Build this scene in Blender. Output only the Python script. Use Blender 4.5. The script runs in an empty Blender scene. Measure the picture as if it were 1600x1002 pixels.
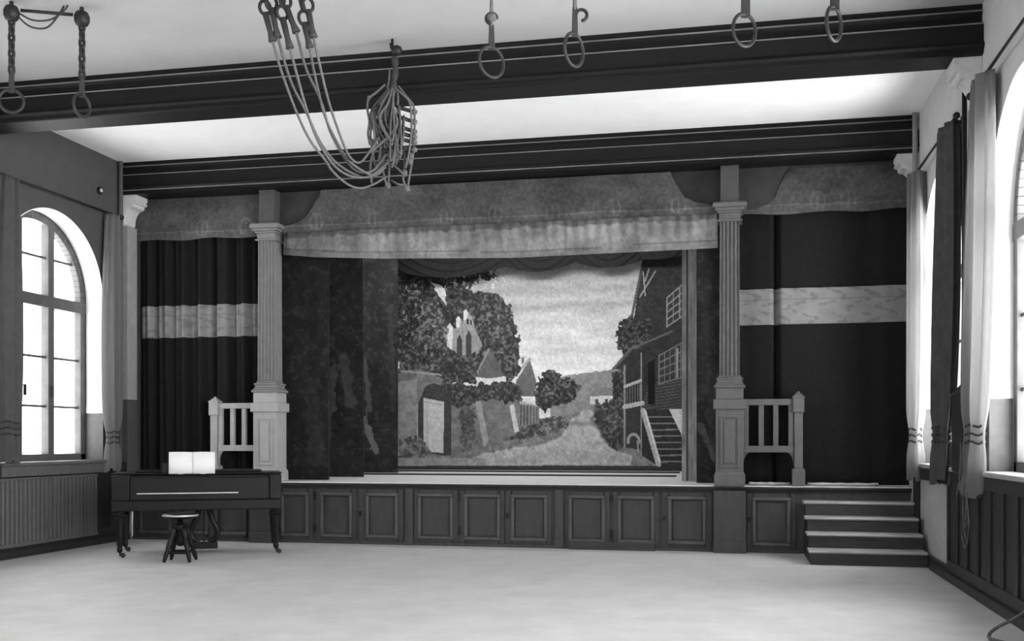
import bpy, bmesh, math, random
import numpy as np
from mathutils import Matrix, Vector

# ---------------------------------------------------------------- camera, sky, light, exposure
SC = bpy.context.scene
COL = SC.collection
F_PX, YAW, EYE, HORIZON = 1620.0, math.atan(340 / 1620.0), 1.38, 686.0   # 1600 x 1002 frame
SN, CS = math.sin(YAW), math.cos(YAW)
cam_d = bpy.data.cameras.new('camera')
cam = bpy.data.objects.new('camera', cam_d)
COL.objects.link(cam)
cam.location = (0, 0, EYE)
cam.rotation_euler = (math.pi / 2, 0, YAW)
cam_d.sensor_width = 36
cam_d.lens = 36 * F_PX / 1600
cam_d.shift_y = (HORIZON - 501) / 1600
cam_d.clip_end = 200
SC.camera = cam

vs = SC.view_settings
vs.view_transform = 'Standard'
vs.look = 'None'
vs.gamma = 1
vs.use_curve_mapping = False
vs.exposure = 0.42

world = bpy.data.worlds.new('sky')
SC.world = world
world.use_nodes = True
wn, wl = world.node_tree.nodes, world.node_tree.links
wn.clear()
w_out = wn.new('ShaderNodeOutputWorld')
w_bg = wn.new('ShaderNodeBackground')
w_tc = wn.new('ShaderNodeTexCoord')
w_sep = wn.new('ShaderNodeSeparateXYZ')
w_map = wn.new('ShaderNodeMapRange')         # the hazy sky is brighter on the sun's side (+X)
w_map.inputs[1].default_value = -0.9
w_map.inputs[2].default_value = 0.9
w_map.inputs[3].default_value = 4.0
w_map.inputs[4].default_value = 17.0
wl.new(w_tc.outputs['Generated'], w_sep.inputs[0])
wl.new(w_sep.outputs[0], w_map.inputs[0])
w_gnd = wn.new('ShaderNodeMapRange')         # sunlit pale yard below the horizon
w_gnd.inputs[1].default_value, w_gnd.inputs[2].default_value = -0.12, 0.08
w_gnd.inputs[3].default_value, w_gnd.inputs[4].default_value = 1.7, 1.0
w_mul = wn.new('ShaderNodeMath')
w_mul.operation = 'MULTIPLY'
wl.new(w_sep.outputs[2], w_gnd.inputs[0])
wl.new(w_map.outputs[0], w_mul.inputs[0])
wl.new(w_gnd.outputs[0], w_mul.inputs[1])
wl.new(w_mul.outputs[0], w_bg.inputs['Strength'])
w_bg.inputs['Color'].default_value = (1, 1, 1, 1)
wl.new(w_bg.outputs[0], w_out.inputs[0])

def area_light(name, loc, target, sx, sy, power, portal=False):
    d = bpy.data.lights.new(name, 'AREA')
    d.shape = 'RECTANGLE'
    d.size, d.size_y, d.energy = sx, sy, power
    if portal:
        d.cycles.is_portal = True
    o = bpy.data.objects.new(name, d)
    COL.objects.link(o)
    o.location = loc
    o.rotation_euler = (Vector(target) - Vector(loc)).to_track_quat('-Z', 'Y').to_euler()
    return o

WL, WR = -8.15, 2.15            # side walls
CEIL = 5.16
PITCH_R = [11.50, 8.40, 5.30, 2.20, -0.90]
PITCH_L = [11.35, 8.25, 5.15, 2.05, -1.05]
for yc in PITCH_R:
    area_light('sky_portal', (WR + 0.36, yc, 2.65), (0, yc, 2.65), 2.06, 3.2, 1, True)
for yc in PITCH_L:
    area_light('sky_portal', (WL - 0.36, yc, 2.65), (0, yc, 2.65), 2.06, 3.2, 1, True)
area_light('backdrop_fill_light', (-3.1, 14.2, 4.6), (-3.0, 16.8, 2.4), 4.6, 0.3, 100)  # added unseen lamp without fixture, brightens the painted backdrop

# ---------------------------------------------------------------- helpers
def proj(X, Y, Z):              # where a point of the room stands in the photograph (for painted canvases)
    d = -X * SN + Y * CS
    return 800 + F_PX * (X * CS + Y * SN) / d, HORIZON - F_PX * (Z - EYE) / d

def on_y(x, y, Y):
    u = (x - 800) / F_PX
    X = Y * (u * CS - SN) / (CS + u * SN)
    d = -X * SN + Y * CS
    return X, EYE + (HORIZON - y) * d / F_PX

def at_d(x, y, d):
    u = (x - 800) / F_PX
    return Vector((u * d * CS - d * SN, u * d * SN + d * CS, EYE + (HORIZON - y) * d / F_PX))

def lin(v):
    v = v / 255.0
    return ((v + 0.055) / 1.055) ** 2.4 if v > 0.04045 else v / 12.92

def mat(name, v, rough=0.7, var=0.15, scale=6.0, metal=0.0, bump=0.0, stretch=None, spec=0.3, translucent=0.0, through=None):
    """procedural grey: v is the linear albedo, var the mottling"""
    m = bpy.data.materials.new(name)
    m.use_nodes = True
    n, l = m.node_tree.nodes, m.node_tree.links
    b = n['Principled BSDF']
    tc = n.new('ShaderNodeTexCoord')
    mp = n.new('ShaderNodeMapping')
    if stretch:
        mp.inputs['Scale'].default_value = stretch
    no = n.new('ShaderNodeTexNoise')
    no.inputs['Scale'].default_value = scale
    no.inputs['Detail'].default_value = 6
    l.new(tc.outputs['Object'], mp.inputs[0])
    l.new(mp.outputs[0], no.inputs['Vector'])
    mr = n.new('ShaderNodeMapRange')
    mr.inputs[1].default_value, mr.inputs[2].default_value = 0.25, 0.75
    mr.inputs[3].default_value, mr.inputs[4].default_value = v * (1 - var), v * (1 + var)
    l.new(no.outputs[0], mr.inputs[0])
    l.new(mr.outputs[0], b.inputs['Base Color'])
    b.inputs['Roughness'].default_value = rough
    b.inputs['Metallic'].default_value = metal
    b.inputs['Specular IOR Level'].default_value = spec
    if bump:
        bp = n.new('ShaderNodeBump')
        bp.inputs['Strength'].default_value = bump
        bp.inputs['Distance'].default_value = 0.01
        l.new(no.outputs[0], bp.inputs['Height'])
        l.new(bp.outputs[0], b.inputs['Normal'])
    if translucent:
        tr = n.new('ShaderNodeBsdfTranslucent')
        if through:
            tr.inputs['Color'].default_value = (through, through, through, 1)
        else:
            l.new(mr.outputs[0], tr.inputs['Color'])
        mx = n.new('ShaderNodeMixShader')
        mx.inputs[0].default_value = translucent
        l.new(b.outputs[0], mx.inputs[1])
        l.new(tr.outputs[0], mx.inputs[2])
        l.new(mx.outputs[0], n['Material Output'].inputs[0])
    return m

def paint_mat(name, rough=0.85):
    m = bpy.data.materials.new(name)
    m.use_nodes = True
    n, l = m.node_tree.nodes, m.node_tree.links
    b = n['Principled BSDF']
    a = n.new('ShaderNodeAttribute')
    a.attribute_name = 'paint'
    l.new(a.outputs['Color'], b.inputs['Base Color'])
    b.inputs['Roughness'].default_value = rough
    b.inputs['Specular IOR Level'].default_value = 0.15
    return m

def glass_mat():
    m = bpy.data.materials.new('window_glass')
    m.use_nodes = True
    n, l = m.node_tree.nodes, m.node_tree.links
    n.remove(n['Principled BSDF'])
    t = n.new('ShaderNodeBsdfTransparent')
    t.inputs[0].default_value = (0.94, 0.94, 0.94, 1)
    g = n.new('ShaderNodeBsdfGlossy')
    g.inputs['Roughness'].default_value = 0.05
    mx = n.new('ShaderNodeMixShader')
    mx.inputs[0].default_value = 0.05
    l.new(t.outputs[0], mx.inputs[1])
    l.new(g.outputs[0], mx.inputs[2])
    l.new(mx.outputs[0], n['Material Output'].inputs[0])
    return m

WORLD = {}                       # object name -> world matrix of its mesh space

def tag(o, label=None, cat=None, group=None, kind=None):
    if label: o['label'] = label
    if cat: o['category'] = cat
    if group: o['group'] = group
    if kind: o['kind'] = kind
    return o

def thing(name, loc, label, cat, group=None, rz=0.0, kind=None):
    o = bpy.data.objects.new(name, None)
    COL.objects.link(o)
    o.empty_display_size = 0.1
    o.location = loc
    o.rotation_euler = (0, 0, rz)
    WORLD[o.name] = Matrix.Translation(loc) @ Matrix.Rotation(rz, 4, 'Z')
    return tag(o, label, cat, group, kind)

class MB:
    def __init__(s):
        s.v, s.f, s.col = [], [], None
    def box(s, x0, x1, y0, y1, z0, z1):
        i = len(s.v)
        s.v += [(x0, y0, z0), (x1, y0, z0), (x1, y1, z0), (x0, y1, z0), (x0, y0, z1), (x1, y0, z1), (x1, y1, z1), (x0, y1, z1)]
        s.f += [tuple(i + k for k in q) for q in ((0, 3, 2, 1), (4, 5, 6, 7), (0, 1, 5, 4), (1, 2, 6, 5), (2, 3, 7, 6), (3, 0, 4, 7))]
        return s
    def prism(s, poly, axis, a, b):
        """poly: closed outline in the two other axes (in x,y,z order), pushed along axis from a to b"""
        def p(q, t):
            return (t, q[0], q[1]) if axis == 'x' else (q[0], t, q[1]) if axis == 'y' else (q[0], q[1], t)
        i, n = len(s.v), len(poly)
        s.v += [p(q, a) for q in poly] + [p(q, b) for q in poly]
        s.f += [tuple(i + k for k in range(n)), tuple(i + n + k for k in reversed(range(n)))]
        s.f += [(i + (k + 1) % n, i + k, i + n + k, i + n + (k + 1) % n) for k in range(n)]
        return s
    def frustum(s, c0, h0, c1, h1):
        """four-sided taper between two axis-aligned rectangles: centre (x,y,z) and half sizes"""
        i = len(s.v)
        for c, h in ((c0, h0), (c1, h1)):
            s.v += [(c[0] - h[0], c[1] - h[1], c[2]), (c[0] + h[0], c[1] - h[1], c[2]), (c[0] + h[0], c[1] + h[1], c[2]), (c[0] - h[0], c[1] + h[1], c[2])]
        s.f += [tuple(i + k for k in q) for q in ((0, 3, 2, 1), (4, 5, 6, 7), (0, 1, 5, 4), (1, 2, 6, 5), (2, 3, 7, 6), (3, 0, 4, 7))]
        return s
    def lathe(s, prof, c, n=20, a0=None):
        """prof: (radius, z) from bottom to top round the vertical through c"""
        i = len(s.v)
        for r, z in prof:
            for k in range(n):
                a = 2 * math.pi * k / n
                s.v.append((c[0] + r * math.cos(a), c[1] + r * math.sin(a), c[2] + z))
        m = len(prof)
        for j in range(m - 1):
            for k in range(n):
                s.f.append((i + j * n + k, i + j * n + (k + 1) % n, i + (j + 1) * n + (k + 1) % n, i + (j + 1) * n + k))
        s.f.append(tuple(i + k for k in reversed(range(n))))
        s.f.append(tuple(i + (m - 1) * n + k for k in range(n)))
        return s
    def tube(s, pts, r, n=8, closed=False):
        pts = [Vector(p) for p in pts]
        m = len(pts)
        rr = r if isinstance(r, (list, tuple)) else [r] * m
        i = len(s.v)
        up = None
        for j, p in enumerate(pts):
            if closed:
                t = pts[(j + 1) % m] - pts[j - 1]
            else:
                t = pts[min(j + 1, m - 1)] - pts[max(j - 1, 0)]
            t.normalize()
            if up is None:
                up = Vector((0, 0, 1)) if abs(t.z) < 0.9 else Vector((1, 0, 0))
            a = t.cross(up)
            if a.length < 1e-4:
                a = t.cross(Vector((0.3, 1, 0.2)))
            a.normalize()
            b = a.cross(t)
            b.normalize()
            up = b
            for k in range(n):
                w = 2 * math.pi * k / n
                s.v.append(tuple(p + a * (rr[j] * math.cos(w)) + b * (rr[j] * math.sin(w))))
        for j in range(m if closed else m - 1):
            q = (j + 1) % m
            for k in range(n):
                s.f.append((i + j * n + k, i + q * n + k, i + q * n + (k + 1) % n, i + j * n + (k + 1) % n))
        if not closed:
            s.f.append(tuple(i + k for k in range(n)))
            s.f.append(tuple(i + (m - 1) * n + k for k in reversed(range(n))))
        return s
    def grid(s, P, nu, nv, flip=False):
        """P[v][u] vertices"""
        i = len(s.v)
        for row in P:
            s.v += [tuple(q) for q in row]
        for b in range(nv - 1):
            for a in range(nu - 1):
                q = (i + b * nu + a, i + b * nu + a + 1, i + (b + 1) * nu + a + 1, i + (b + 1) * nu + a)
                s.f.append(q[::-1] if flip else q)
        return s
    def build(s, name, m, parent=None, bevel=0.0, smooth=False, solid=0.0, local=False, normals=True):
        me = bpy.data.meshes.new(name)
        me.from_pydata([tuple(map(float, q)) for q in s.v], [], s.f)
        if normals:
            bm = bmesh.new()
            bm.from_mesh(me)
            bmesh.ops.recalc_face_normals(bm, faces=bm.faces)
            bm.to_mesh(me)
            bm.free()
        if s.col is not None:
            at = me.color_attributes.new('paint', 'FLOAT_COLOR', 'POINT')
            c = np.asarray(s.col, dtype=np.float32).ravel()
            buf = np.ones((len(c), 4), dtype=np.float32)
            buf[:, 0] = buf[:, 1] = buf[:, 2] = c
            at.data.foreach_set('color', buf.ravel())
        me.materials.append(m)
        o = bpy.data.objects.new(name, me)
        COL.objects.link(o)
        if parent is not None:
            o.parent = parent
            W = WORLD[parent.name]
            if not local:
                me.transform(W.inverted())
            WORLD[o.name] = W
        else:
            a = np.array(s.v)
            c = Vector((float(a[:, 0].min() + a[:, 0].max()) / 2, float(a[:, 1].min() + a[:, 1].max()) / 2, float(a[:, 2].min())))
            me.transform(Matrix.Translation(-c))
            o.location = c
            WORLD[o.name] = Matrix.Translation(c)
        if smooth:
            for p in me.polygons:
                p.use_smooth = True
        if bevel:
            b = o.modifiers.new('bevel', 'BEVEL')
            b.width, b.segments, b.limit_method = bevel, 2, 'ANGLE'
        if solid:
            q = o.modifiers.new('thickness', 'SOLIDIFY')
            q.thickness, q.offset = solid, 0
        return o

def spline(pts, n=8):
    """Catmull-Rom through pts"""
    pts = [Vector(p) for p in pts]
    out = []
    for i in range(len(pts) - 1):
        p0, p1, p2, p3 = pts[max(i - 1, 0)], pts[i], pts[i + 1], pts[min(i + 2, len(pts) - 1)]
        for k in range(n):
            t = k / n
            out.append(0.5 * ((2 * p1) + (p2 - p0) * t + (2 * p0 - 5 * p1 + 4 * p2 - p3) * t * t + (3 * p1 - p0 - 3 * p2 + p3) * t ** 3))
    out.append(pts[-1])
    return out

def copy_tree(o, parent=None):
    c = o.copy()
    COL.objects.link(c)
    if parent is not None:
        c.parent = parent
    for ch in list(o.children):
        copy_tree(ch, c)
    return c

def structure(name, mb, m, **k):
    o = mb.build(name, m, **k)
    if k.get('parent') is None:
        o['kind'] = 'structure'
    return o

# painter's noise on arrays
def hash2(ix, iy, seed):
    h = np.sin(ix * 127.1 + iy * 311.7 + seed * 74.7) * 43758.5453
    return h - np.floor(h)
def vnoise(x, y, seed=0):
    ix, iy = np.floor(x), np.floor(y)
    fx, fy = x - ix, y - iy
    fx, fy = fx * fx * (3 - 2 * fx), fy * fy * (3 - 2 * fy)
    a, b = hash2(ix, iy, seed), hash2(ix + 1, iy, seed)
    c, d = hash2(ix, iy + 1, seed), hash2(ix + 1, iy + 1, seed)
    return (a * (1 - fx) + b * fx) * (1 - fy) + (c * (1 - fx) + d * fx) * fy
def fbm(x, y, seed=0, o=4):
    t, a, s = 0, 0.5, 0
    for k in range(o):
        t = t + a * vnoise(x * 2 ** k, y * 2 ** k, seed + k * 13)
        s += a
        a *= 0.5
    return t / s
def inside(x, y, poly):
    r = np.zeros(x.shape, bool)
    n = len(poly)
    for i in range(n):
        x0, y0 = poly[i]
        x1, y1 = poly[(i + 1) % n]
        if y0 == y1:
            continue
        c = ((y0 > y) != (y1 > y)) & (x < (x1 - x0) * (y - y0) / (y1 - y0) + x0)
        r ^= c
    return r
def near(x, y, a, b, w):
    ax, ay = a
    dx, dy = b[0] - ax, b[1] - ay
    t = np.clip(((x - ax) * dx + (y - ay) * dy) / (dx * dx + dy * dy), 0, 1)
    return np.hypot(x - ax - t * dx, y - ay - t * dy) < w / 2

# ---------------------------------------------------------------- materials
M = dict(
    floor=mat('floor_boards', 0.50, 0.55, 0.10, 3.0, bump=0.02),
    ceiling=mat('shaded_ceiling_plaster', 0.40, 0.9, 0.04, 3.0),  # near ceiling darkened, its dimmer light put into the colour
    ceiling_bay=mat('lit_ceiling_plaster', 0.92, 0.9, 0.03, 3.0),  # same ceiling whitened in the bay to carry the window light
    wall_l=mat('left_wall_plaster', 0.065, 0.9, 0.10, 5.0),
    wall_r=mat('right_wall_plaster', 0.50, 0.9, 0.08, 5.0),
    white=mat('white_paint', 0.80, 0.8, 0.04, 6.0),
    reveal_dado=mat('reveal_dado_paint', 0.13, 0.85, 0.15, 12.0),
    dado=mat('dado_paint', 0.27, 0.85, 0.12, 8.0),
    beam=mat('beam_wood', 0.010, 0.5, 0.3, 4.0, stretch=(0.4, 3, 6), spec=0.15),
    wood=mat('dark_stained_wood', 0.022, 0.45, 0.3, 4.0, stretch=(5, 5, 0.6)),
    moulding=mat('moulding_paint', 0.072, 0.35, 0.25, 6.0, spec=0.5),
    stage=mat('stage_front_paint', 0.055, 0.5, 0.22, 6.0, stretch=(3, 3, 0.7)),
    deck=mat('stage_floor_boards', 0.62, 0.6, 0.25, 5.0, stretch=(0.5, 8, 1)),
    column=mat('column_paint', 0.19, 0.7, 0.12, 9.0),
    column_lit=mat('lit_pedestal_paint', 0.36, 0.7, 0.10, 9.0),  # left pedestal and railing lightened for the light falling there
    column_shaded=mat('shaded_column_paint', 0.12, 0.7, 0.15, 9.0),  # right column and railing darkened for the weaker light there
    highlight=mat('highlight_paint', 0.16, 0.5, 0.3, 3.0),  # pale colour for highlights painted along the beam mouldings
    thick_curtain=mat('thick_dark_curtain', 0.05, 0.9, 0.25, 10.0),
    thin_curtain=mat('thin_pale_curtain', 0.15, 0.9, 0.1, 10.0, translucent=0.36, through=0.7),
    corbel=mat('corbel_plaster', 0.55, 0.8, 0.12, 9.0),
    curtain=mat('dark_curtain_cloth', 0.0085, 0.95, 0.3, 14.0),
    hem=mat('pale_lining', 0.5, 0.9, 0.2, 14.0),
    wcurtain=mat('window_curtain_cloth', 0.13, 0.9, 0.12, 10.0, translucent=0.5),
    piano=mat('piano_wood', 0.007, 0.4, 0.4, 5.0, stretch=(0.7, 4, 4), spec=0.22),
    brass=mat('pale_metal', 0.6, 0.35, 0.1, 9.0, metal=0.6),
    iron=mat('dark_iron', 0.02, 0.5, 0.3, 12.0, metal=0.3),
    rope=mat('hemp_rope', 0.10, 0.95, 0.3, 60.0, bump=0.4),
    leather=mat('dark_leather', 0.03, 0.7, 0.3, 20.0),
    ringwood=mat('ring_wood', 0.018, 0.5, 0.3, 20.0),
    paper=mat('paper', 0.85, 0.8, 0.04, 8.0),
    radiator=mat('radiator_paint', 0.10, 0.6, 0.12, 8.0),
    frame=mat('window_frame_wood', 0.085, 0.5, 0.2, 8.0),
    swag=mat('swag_cloth', 0.014, 0.95, 0.3, 14.0),
    step=mat('stair_wood', 0.045, 0.4, 0.3, 5.0, stretch=(0.6, 5, 5)),
    dark=mat('stage_darkness_paint', 0.03, 0.9, 0.2, 4.0),
    paint=paint_mat('scene_paint'),
    glass=glass_mat(),
)

# ---------------------------------------------------------------- the room shell
structure('floor', MB().box(WL - 0.4, WR + 0.4, -3.0, 13.2, -0.12, 0), M['floor'])
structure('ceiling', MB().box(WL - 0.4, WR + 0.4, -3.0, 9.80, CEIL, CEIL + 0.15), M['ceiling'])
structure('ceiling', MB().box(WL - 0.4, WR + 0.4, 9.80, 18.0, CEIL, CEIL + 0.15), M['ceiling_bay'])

R_ARCH, SILL, SPRING, T_WALL = 1.03, 1.10, 3.18, 0.42
def arch_wall(X0, X1, centres, y0, y1, splay=0.0):
    """wall slab between planes X0 (room side) and X1 with round-arched openings"""
    mb = MB()
    cuts = sorted(centres)
    edges = [y0]
    for c in cuts:
        edges += [c - R_ARCH, c + R_ARCH]
    edges.append(y1)
    for i in range(0, len(edges), 2):
        mb.box(min(X0, X1), max(X0, X1), edges[i], edges[i + 1], 0, CEIL)
    for c in cuts:
        mb.box(min(X0, X1), max(X0, X1), c - R_ARCH, c + R_ARCH, 0, SILL)
        n = 40
        for k in range(n):
            a0, a1 = math.pi * k / n, math.pi * (k + 1) / n
            p0 = (c - R_ARCH * math.cos(a0), SPRING + R_ARCH * math.sin(a0))
            p1 = (c - R_ARCH * math.cos(a1), SPRING + R_ARCH * math.sin(a1))
            mb.prism([p0, p1, (p1[0], CEIL), (p0[0], CEIL)], 'x', X0, X1)
    return mb
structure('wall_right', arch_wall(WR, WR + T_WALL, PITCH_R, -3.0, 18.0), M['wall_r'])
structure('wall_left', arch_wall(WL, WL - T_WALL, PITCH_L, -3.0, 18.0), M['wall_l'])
structure('wall_back', MB().box(WL, WR, 17.8, 18.0, 0, CEIL), M['dark'])
structure('wall_rear', MB().box(WL, WR, -3.2, -3.0, 0, CEIL), mat('rear_wall_plaster', 0.25, 0.9, 0.1, 4.0))

# white reveal lining of each opening with a grey dado below
def reveal(X0, X1, c, name):
    s = 0.012
    def strip(z0, z1):
        mb = MB()
        for sg in (-1, 1):
            y = c + sg * R_ARCH
            mb.box(min(X0, X1), max(X0, X1), min(y, y - sg * s), max(y, y - sg * s), z0, z1)
        return mb
    up = strip(1.80, SPRING)
    n = 40
    for k in range(n):
        a0, a1 = math.pi * k / n, math.pi * (k + 1) / n
        q = []
        for r, a in ((R_ARCH, a0), (R_ARCH, a1), (R_ARCH - s, a1), (R_ARCH - s, a0)):
            q.append((c - r * math.cos(a), SPRING + r * math.sin(a)))
        up.prism(q, 'x', X0, X1)
    structure(name, up, M['white'])
    structure(name, strip(SILL + 0.006, 1.72), M['reveal_dado'])
    bd = MB()
    for sg in (-1, 1):
        y = c + sg * R_ARCH
        bd.box(min(X0, X1), max(X0, X1), min(y, y - sg * 0.02), max(y, y - sg * 0.02), 1.72, 1.80)
    structure(name, bd, M['white'])
num = [0]
def trim_name():
    num[0] += 1
    return 'trim_%d' % num[0]
for c in PITCH_R[:3]:
    reveal(WR + 0.001, WR + 0.188, c, trim_name())
for c in PITCH_L[:3]:
    reveal(WL - 0.001, WL - 0.25, c, trim_name())

# ---------------------------------------------------------------- windows: three lights wide, transom at the springing
def window(idx, X, c, sg):
    """sg = +1 : the room lies towards +X"""
    z0, zt = SILL, 3.11
    t = 0.05
    fr = MB()
    def post(y0, y1, za, zb):
        fr.box(X - t, X + t, y0, y1, za, zb)
    R = R_ARCH - 0.012
    # outer frame
    post(c - R, c - R + 0.10, z0, SPRING)
    post(c + R - 0.10, c + R, z0, SPRING)
    n = 40
    for k in range(n):
        a0, a1 = math.pi * k / n, math.pi * (k + 1) / n
        q = [(c - r * math.cos(a), SPRING + r * math.sin(a)) for r, a in ((R, a0), (R, a1), (R - 0.10, a1), (R - 0.10, a0))]
        fr.prism(q, 'x', X - t, X + t)
    post(c - R, c + R, z0, z0 + 0.09)
    fr.box(X - t - 0.01, X + t + 0.01, c - R, c + R, zt - 0.075, zt + 0.075)
    o = structure('window_%d' % idx, fr, M['frame'], bevel=0.008)
    for m in (-0.305, 0.305):
        zz = SPRING + math.sqrt(max(0, (R - 0.08) ** 2 - m * m))
        mb = MB().box(X - t - 0.005, X + t + 0.005, c + m - 0.06, c + m + 0.06, z0, zz)
        mb.build('mullion', M['frame'], o, bevel=0.006)
    for lo, hi in ((-R + 0.10, -0.365), (-0.245, 0.245), (0.365, R - 0.10)):
        bar = MB()
        for z in (1.79, 2.41):
            bar.box(X - 0.012, X + 0.012, c + lo, c + hi, z - 0.015, z + 0.015)
        zc = 3.66
        half = math.sqrt((R - 0.10) ** 2 - (zc - SPRING) ** 2)
        bar.box(X - 0.012, X + 0.012, c + max(lo, -half), c + min(hi, half), zc - 0.015, zc + 0.015)
        bar.build('glazing_bar', M['frame'], o)
    gl = [(c - (R - 0.06) * math.cos(math.pi * k / 24), SPRING + (R - 0.06) * math.sin(math.pi * k / 24)) for k in range(25)]
    gl = [(c - R + 0.06, z0 + 0.05)] + gl + [(c + R - 0.06, z0 + 0.05)]
    MB().prism(gl, 'x', X - 0.003, X + 0.003).build('pane', M['glass'], o)
    for sgn, yy, z in ((1, 0.30, 2.0), (1, -0.22, 2.0)):
        MB().box(X + sg * 0.05, X + sg * 0.085, c + yy - 0.012, c + yy + 0.012, z - 0.09, z + 0.05).build('window_latch', M['iron'], o, bevel=0.004)
    return o
window(1, WL - 0.31, PITCH_L[0], 1)
window(2, WR + 0.24, PITCH_R[0], -1)
window(3, WR + 0.24, PITCH_R[1], -1)
window(4, WL - 0.31, PITCH_L[1], 1)
window(5, WR + 0.24, PITCH_R[2], -1)
window(6, WL - 0.31, PITCH_L[2], 1)

# grey apron below the left window board
structure('trim_40', MB().box(WL, WL + 0.075, PITCH_L[0] - R_ARCH, PITCH_L[0] + R_ARCH + 0.02, 0.94, 1.061), M['radiator'], bevel=0.006)
# window boards, dark wainscot, panels
LW = 0.045
def wainscot(name, X, sg, y0, y1, z1, gaps):
    """panelled dark wood against wall X; gaps are open niches (y0,y1)"""
    mb = MB()
    spans, y = [], y0
    for a, b in gaps:
        spans.append((y, a)); y = b
    spans.append((y, y1))
    for a, b in spans:
        if b - a < 0.02:
            continue
        mb.box(min(X, X + sg * LW), max(X, X + sg * LW), a, b, 0, z1)
        n = max(1, round((b - a) / 0.42))
        for zz0, zz1 in ((0, 0.20), (z1 - 0.11, z1)):
            mb.box(min(X + sg * LW, X + sg * (LW + 0.02)), max(X + sg * LW, X + sg * (LW + 0.02)), a, b, zz0, zz1)
        for k in range(n):                       # stiles and rails standing proud of the panels
            p, q = a + (b - a) * k / n, a + (b - a) * (k + 1) / n
            for u, v, zz0, zz1 in ((p, p + 0.06, 0.20, z1 - 0.11), (q - 0.06, q, 0.20, z1 - 0.11)):
                mb.box(min(X + sg * LW, X + sg * (LW + 0.02)), max(X + sg * LW, X + sg * (LW + 0.02)), u, v, zz0, zz1)
    for a, b in gaps:
        mb.box(min(X, X + sg * (LW + 0.02)), max(X, X + sg * (LW + 0.02)), a, b, 0.93, z1)
        mb.box(min(X, X + sg * (LW + 0.02)), max(X, X + sg * (LW + 0.02)), a, b, 0, 0.12)
    return structure(name, mb, M['wood'], bevel=0.004)
wainscot('trim_20', WR, -1, -2.9, 12.74, 1.06, [(10.84, 12.57)])
wainscot('trim_21', WL, 1, -2.9, 12.88, 1.06, [(10.20, 12.16)])
structure('trim_22', MB().box(WR - 0.012, WR, 10.84, 12.57, 0.12, 0.93), mat('niche_panel_paint', 0.36, 0.9, 0.1, 9.0))
for i, (c, X, sg) in enumerate(((PITCH_R[0], WR, -1), (PITCH_R[1], WR, -1), (PITCH_L[0], WL, 1))):
    e = 0.085 if sg < 0 else 0.10
    x0, x1 = X + sg * e, X - sg * (0.186 if sg < 0 else 0.257)
    structure('trim_%d' % (23 + i), MB().box(min(x0, x1), max(x0, x1), c - R_ARCH - (0.0 if sg > 0 else 0.0), c + R_ARCH + 0.03, 1.062, 1.105), M['dado'] if sg < 0 else M['radiator'], bevel=0.012)
structure('baseboard_right', MB().box(WR - LW - 0.05, WR - LW - 0.02, -2.9, 11.6, 0, 0.09), M['wood'], bevel=0.008)
structure('baseboard_left', MB().box(WL + LW + 0.02, WL + LW + 0.05, -2.9, 12.88, 0, 0.09), M['wood'], bevel=0.008)

# ---------------------------------------------------------------- ceiling beams
def beam(name, yf, lines):
    p = [(0.05, CEIL), (0.05, 5.115), (0.035, 5.10), (0.065, 5.06), (0.065, 4.995), (0.0, 4.975), (0.0, 4.82), (-0.015, 4.81), (-0.035, 4.785),
         (-0.02, 4.76), (0.0, 4.75), (0.0, 4.725), (0.02, 4.715), (0.36, 4.715), (0.36, CEIL)]
    o = structure(name, MB().prism([(yf + a, z) for a, z in p], 'x', WL, WR), M['beam'])
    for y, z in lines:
        MB().prism([(yf + y - 0.004, z - 0.006), (yf + y - 0.004, z + 0.006), (yf + y + 0.01, z + 0.006), (yf + y + 0.01, z - 0.006)], 'x', WL, WR).build('highlight_strip', M['highlight'], o)  # added pale strips standing in for highlights on the beam arrises
    return o
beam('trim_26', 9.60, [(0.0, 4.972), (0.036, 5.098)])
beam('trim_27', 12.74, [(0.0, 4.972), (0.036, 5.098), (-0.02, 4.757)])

def corbel(name, X, sg, y0, y1):
    """profiled plaster bracket carrying a beam end; sg points into the room"""
    p = [(0, 4.713), (0.235, 4.713), (0.235, 4.66), (0.215, 4.645), (0.235, 4.62), (0.225, 4.60), (0.19, 4.59), (0.19, 4.555), (0.165, 4.54)]
    p += [(0.165 - 0.115 * math.sin(a), 4.36 + 0.18 * math.cos(a)) for a in [math.pi / 2 * k / 8 for k in range(1, 9)]]
    p += [(0.045, 4.33), (0.025, 4.31), (0.0, 4.30)]
    mb = MB().prism([(X + sg * a, z) for a, z in p], 'y', y0, y1)
    o = structure(name, mb, M['corbel'], bevel=0.005)
    return o
corbel('trim_28', WR, -1, 9.66, 9.98)
corbel('trim_29', WR, -1, 12.78, 13.06)
corbel('trim_30', WL, 1, 12.78, 13.06)
# pilaster strips below the far corbels, grey above, darker dado below
structure('trim_31', MB().box(WL, WL + 0.08, 12.82, 13.05, 1.92, 4.30), M['dado'], bevel=0.006)
structure('trim_32', MB().box(WL, WL + 0.08, 12.82, 13.05, 0.0, 1.92), M['wall_l'], bevel=0.006)
structure('trim_33', MB().box(WR - 0.06, WR, 12.82, 13.05, 0.0, 4.30), M['dado'], bevel=0.006)
for i, X in enumerate((WL + 0.05, WR - 0.05)):
    structure('trim_%d' % (34 + i), MB().lathe([(0.03, 0), (0.03, 3.0)], (X, 12.70, 2.15), 12), M['radiator'] if i == 0 else M['dado'], smooth=True)

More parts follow.
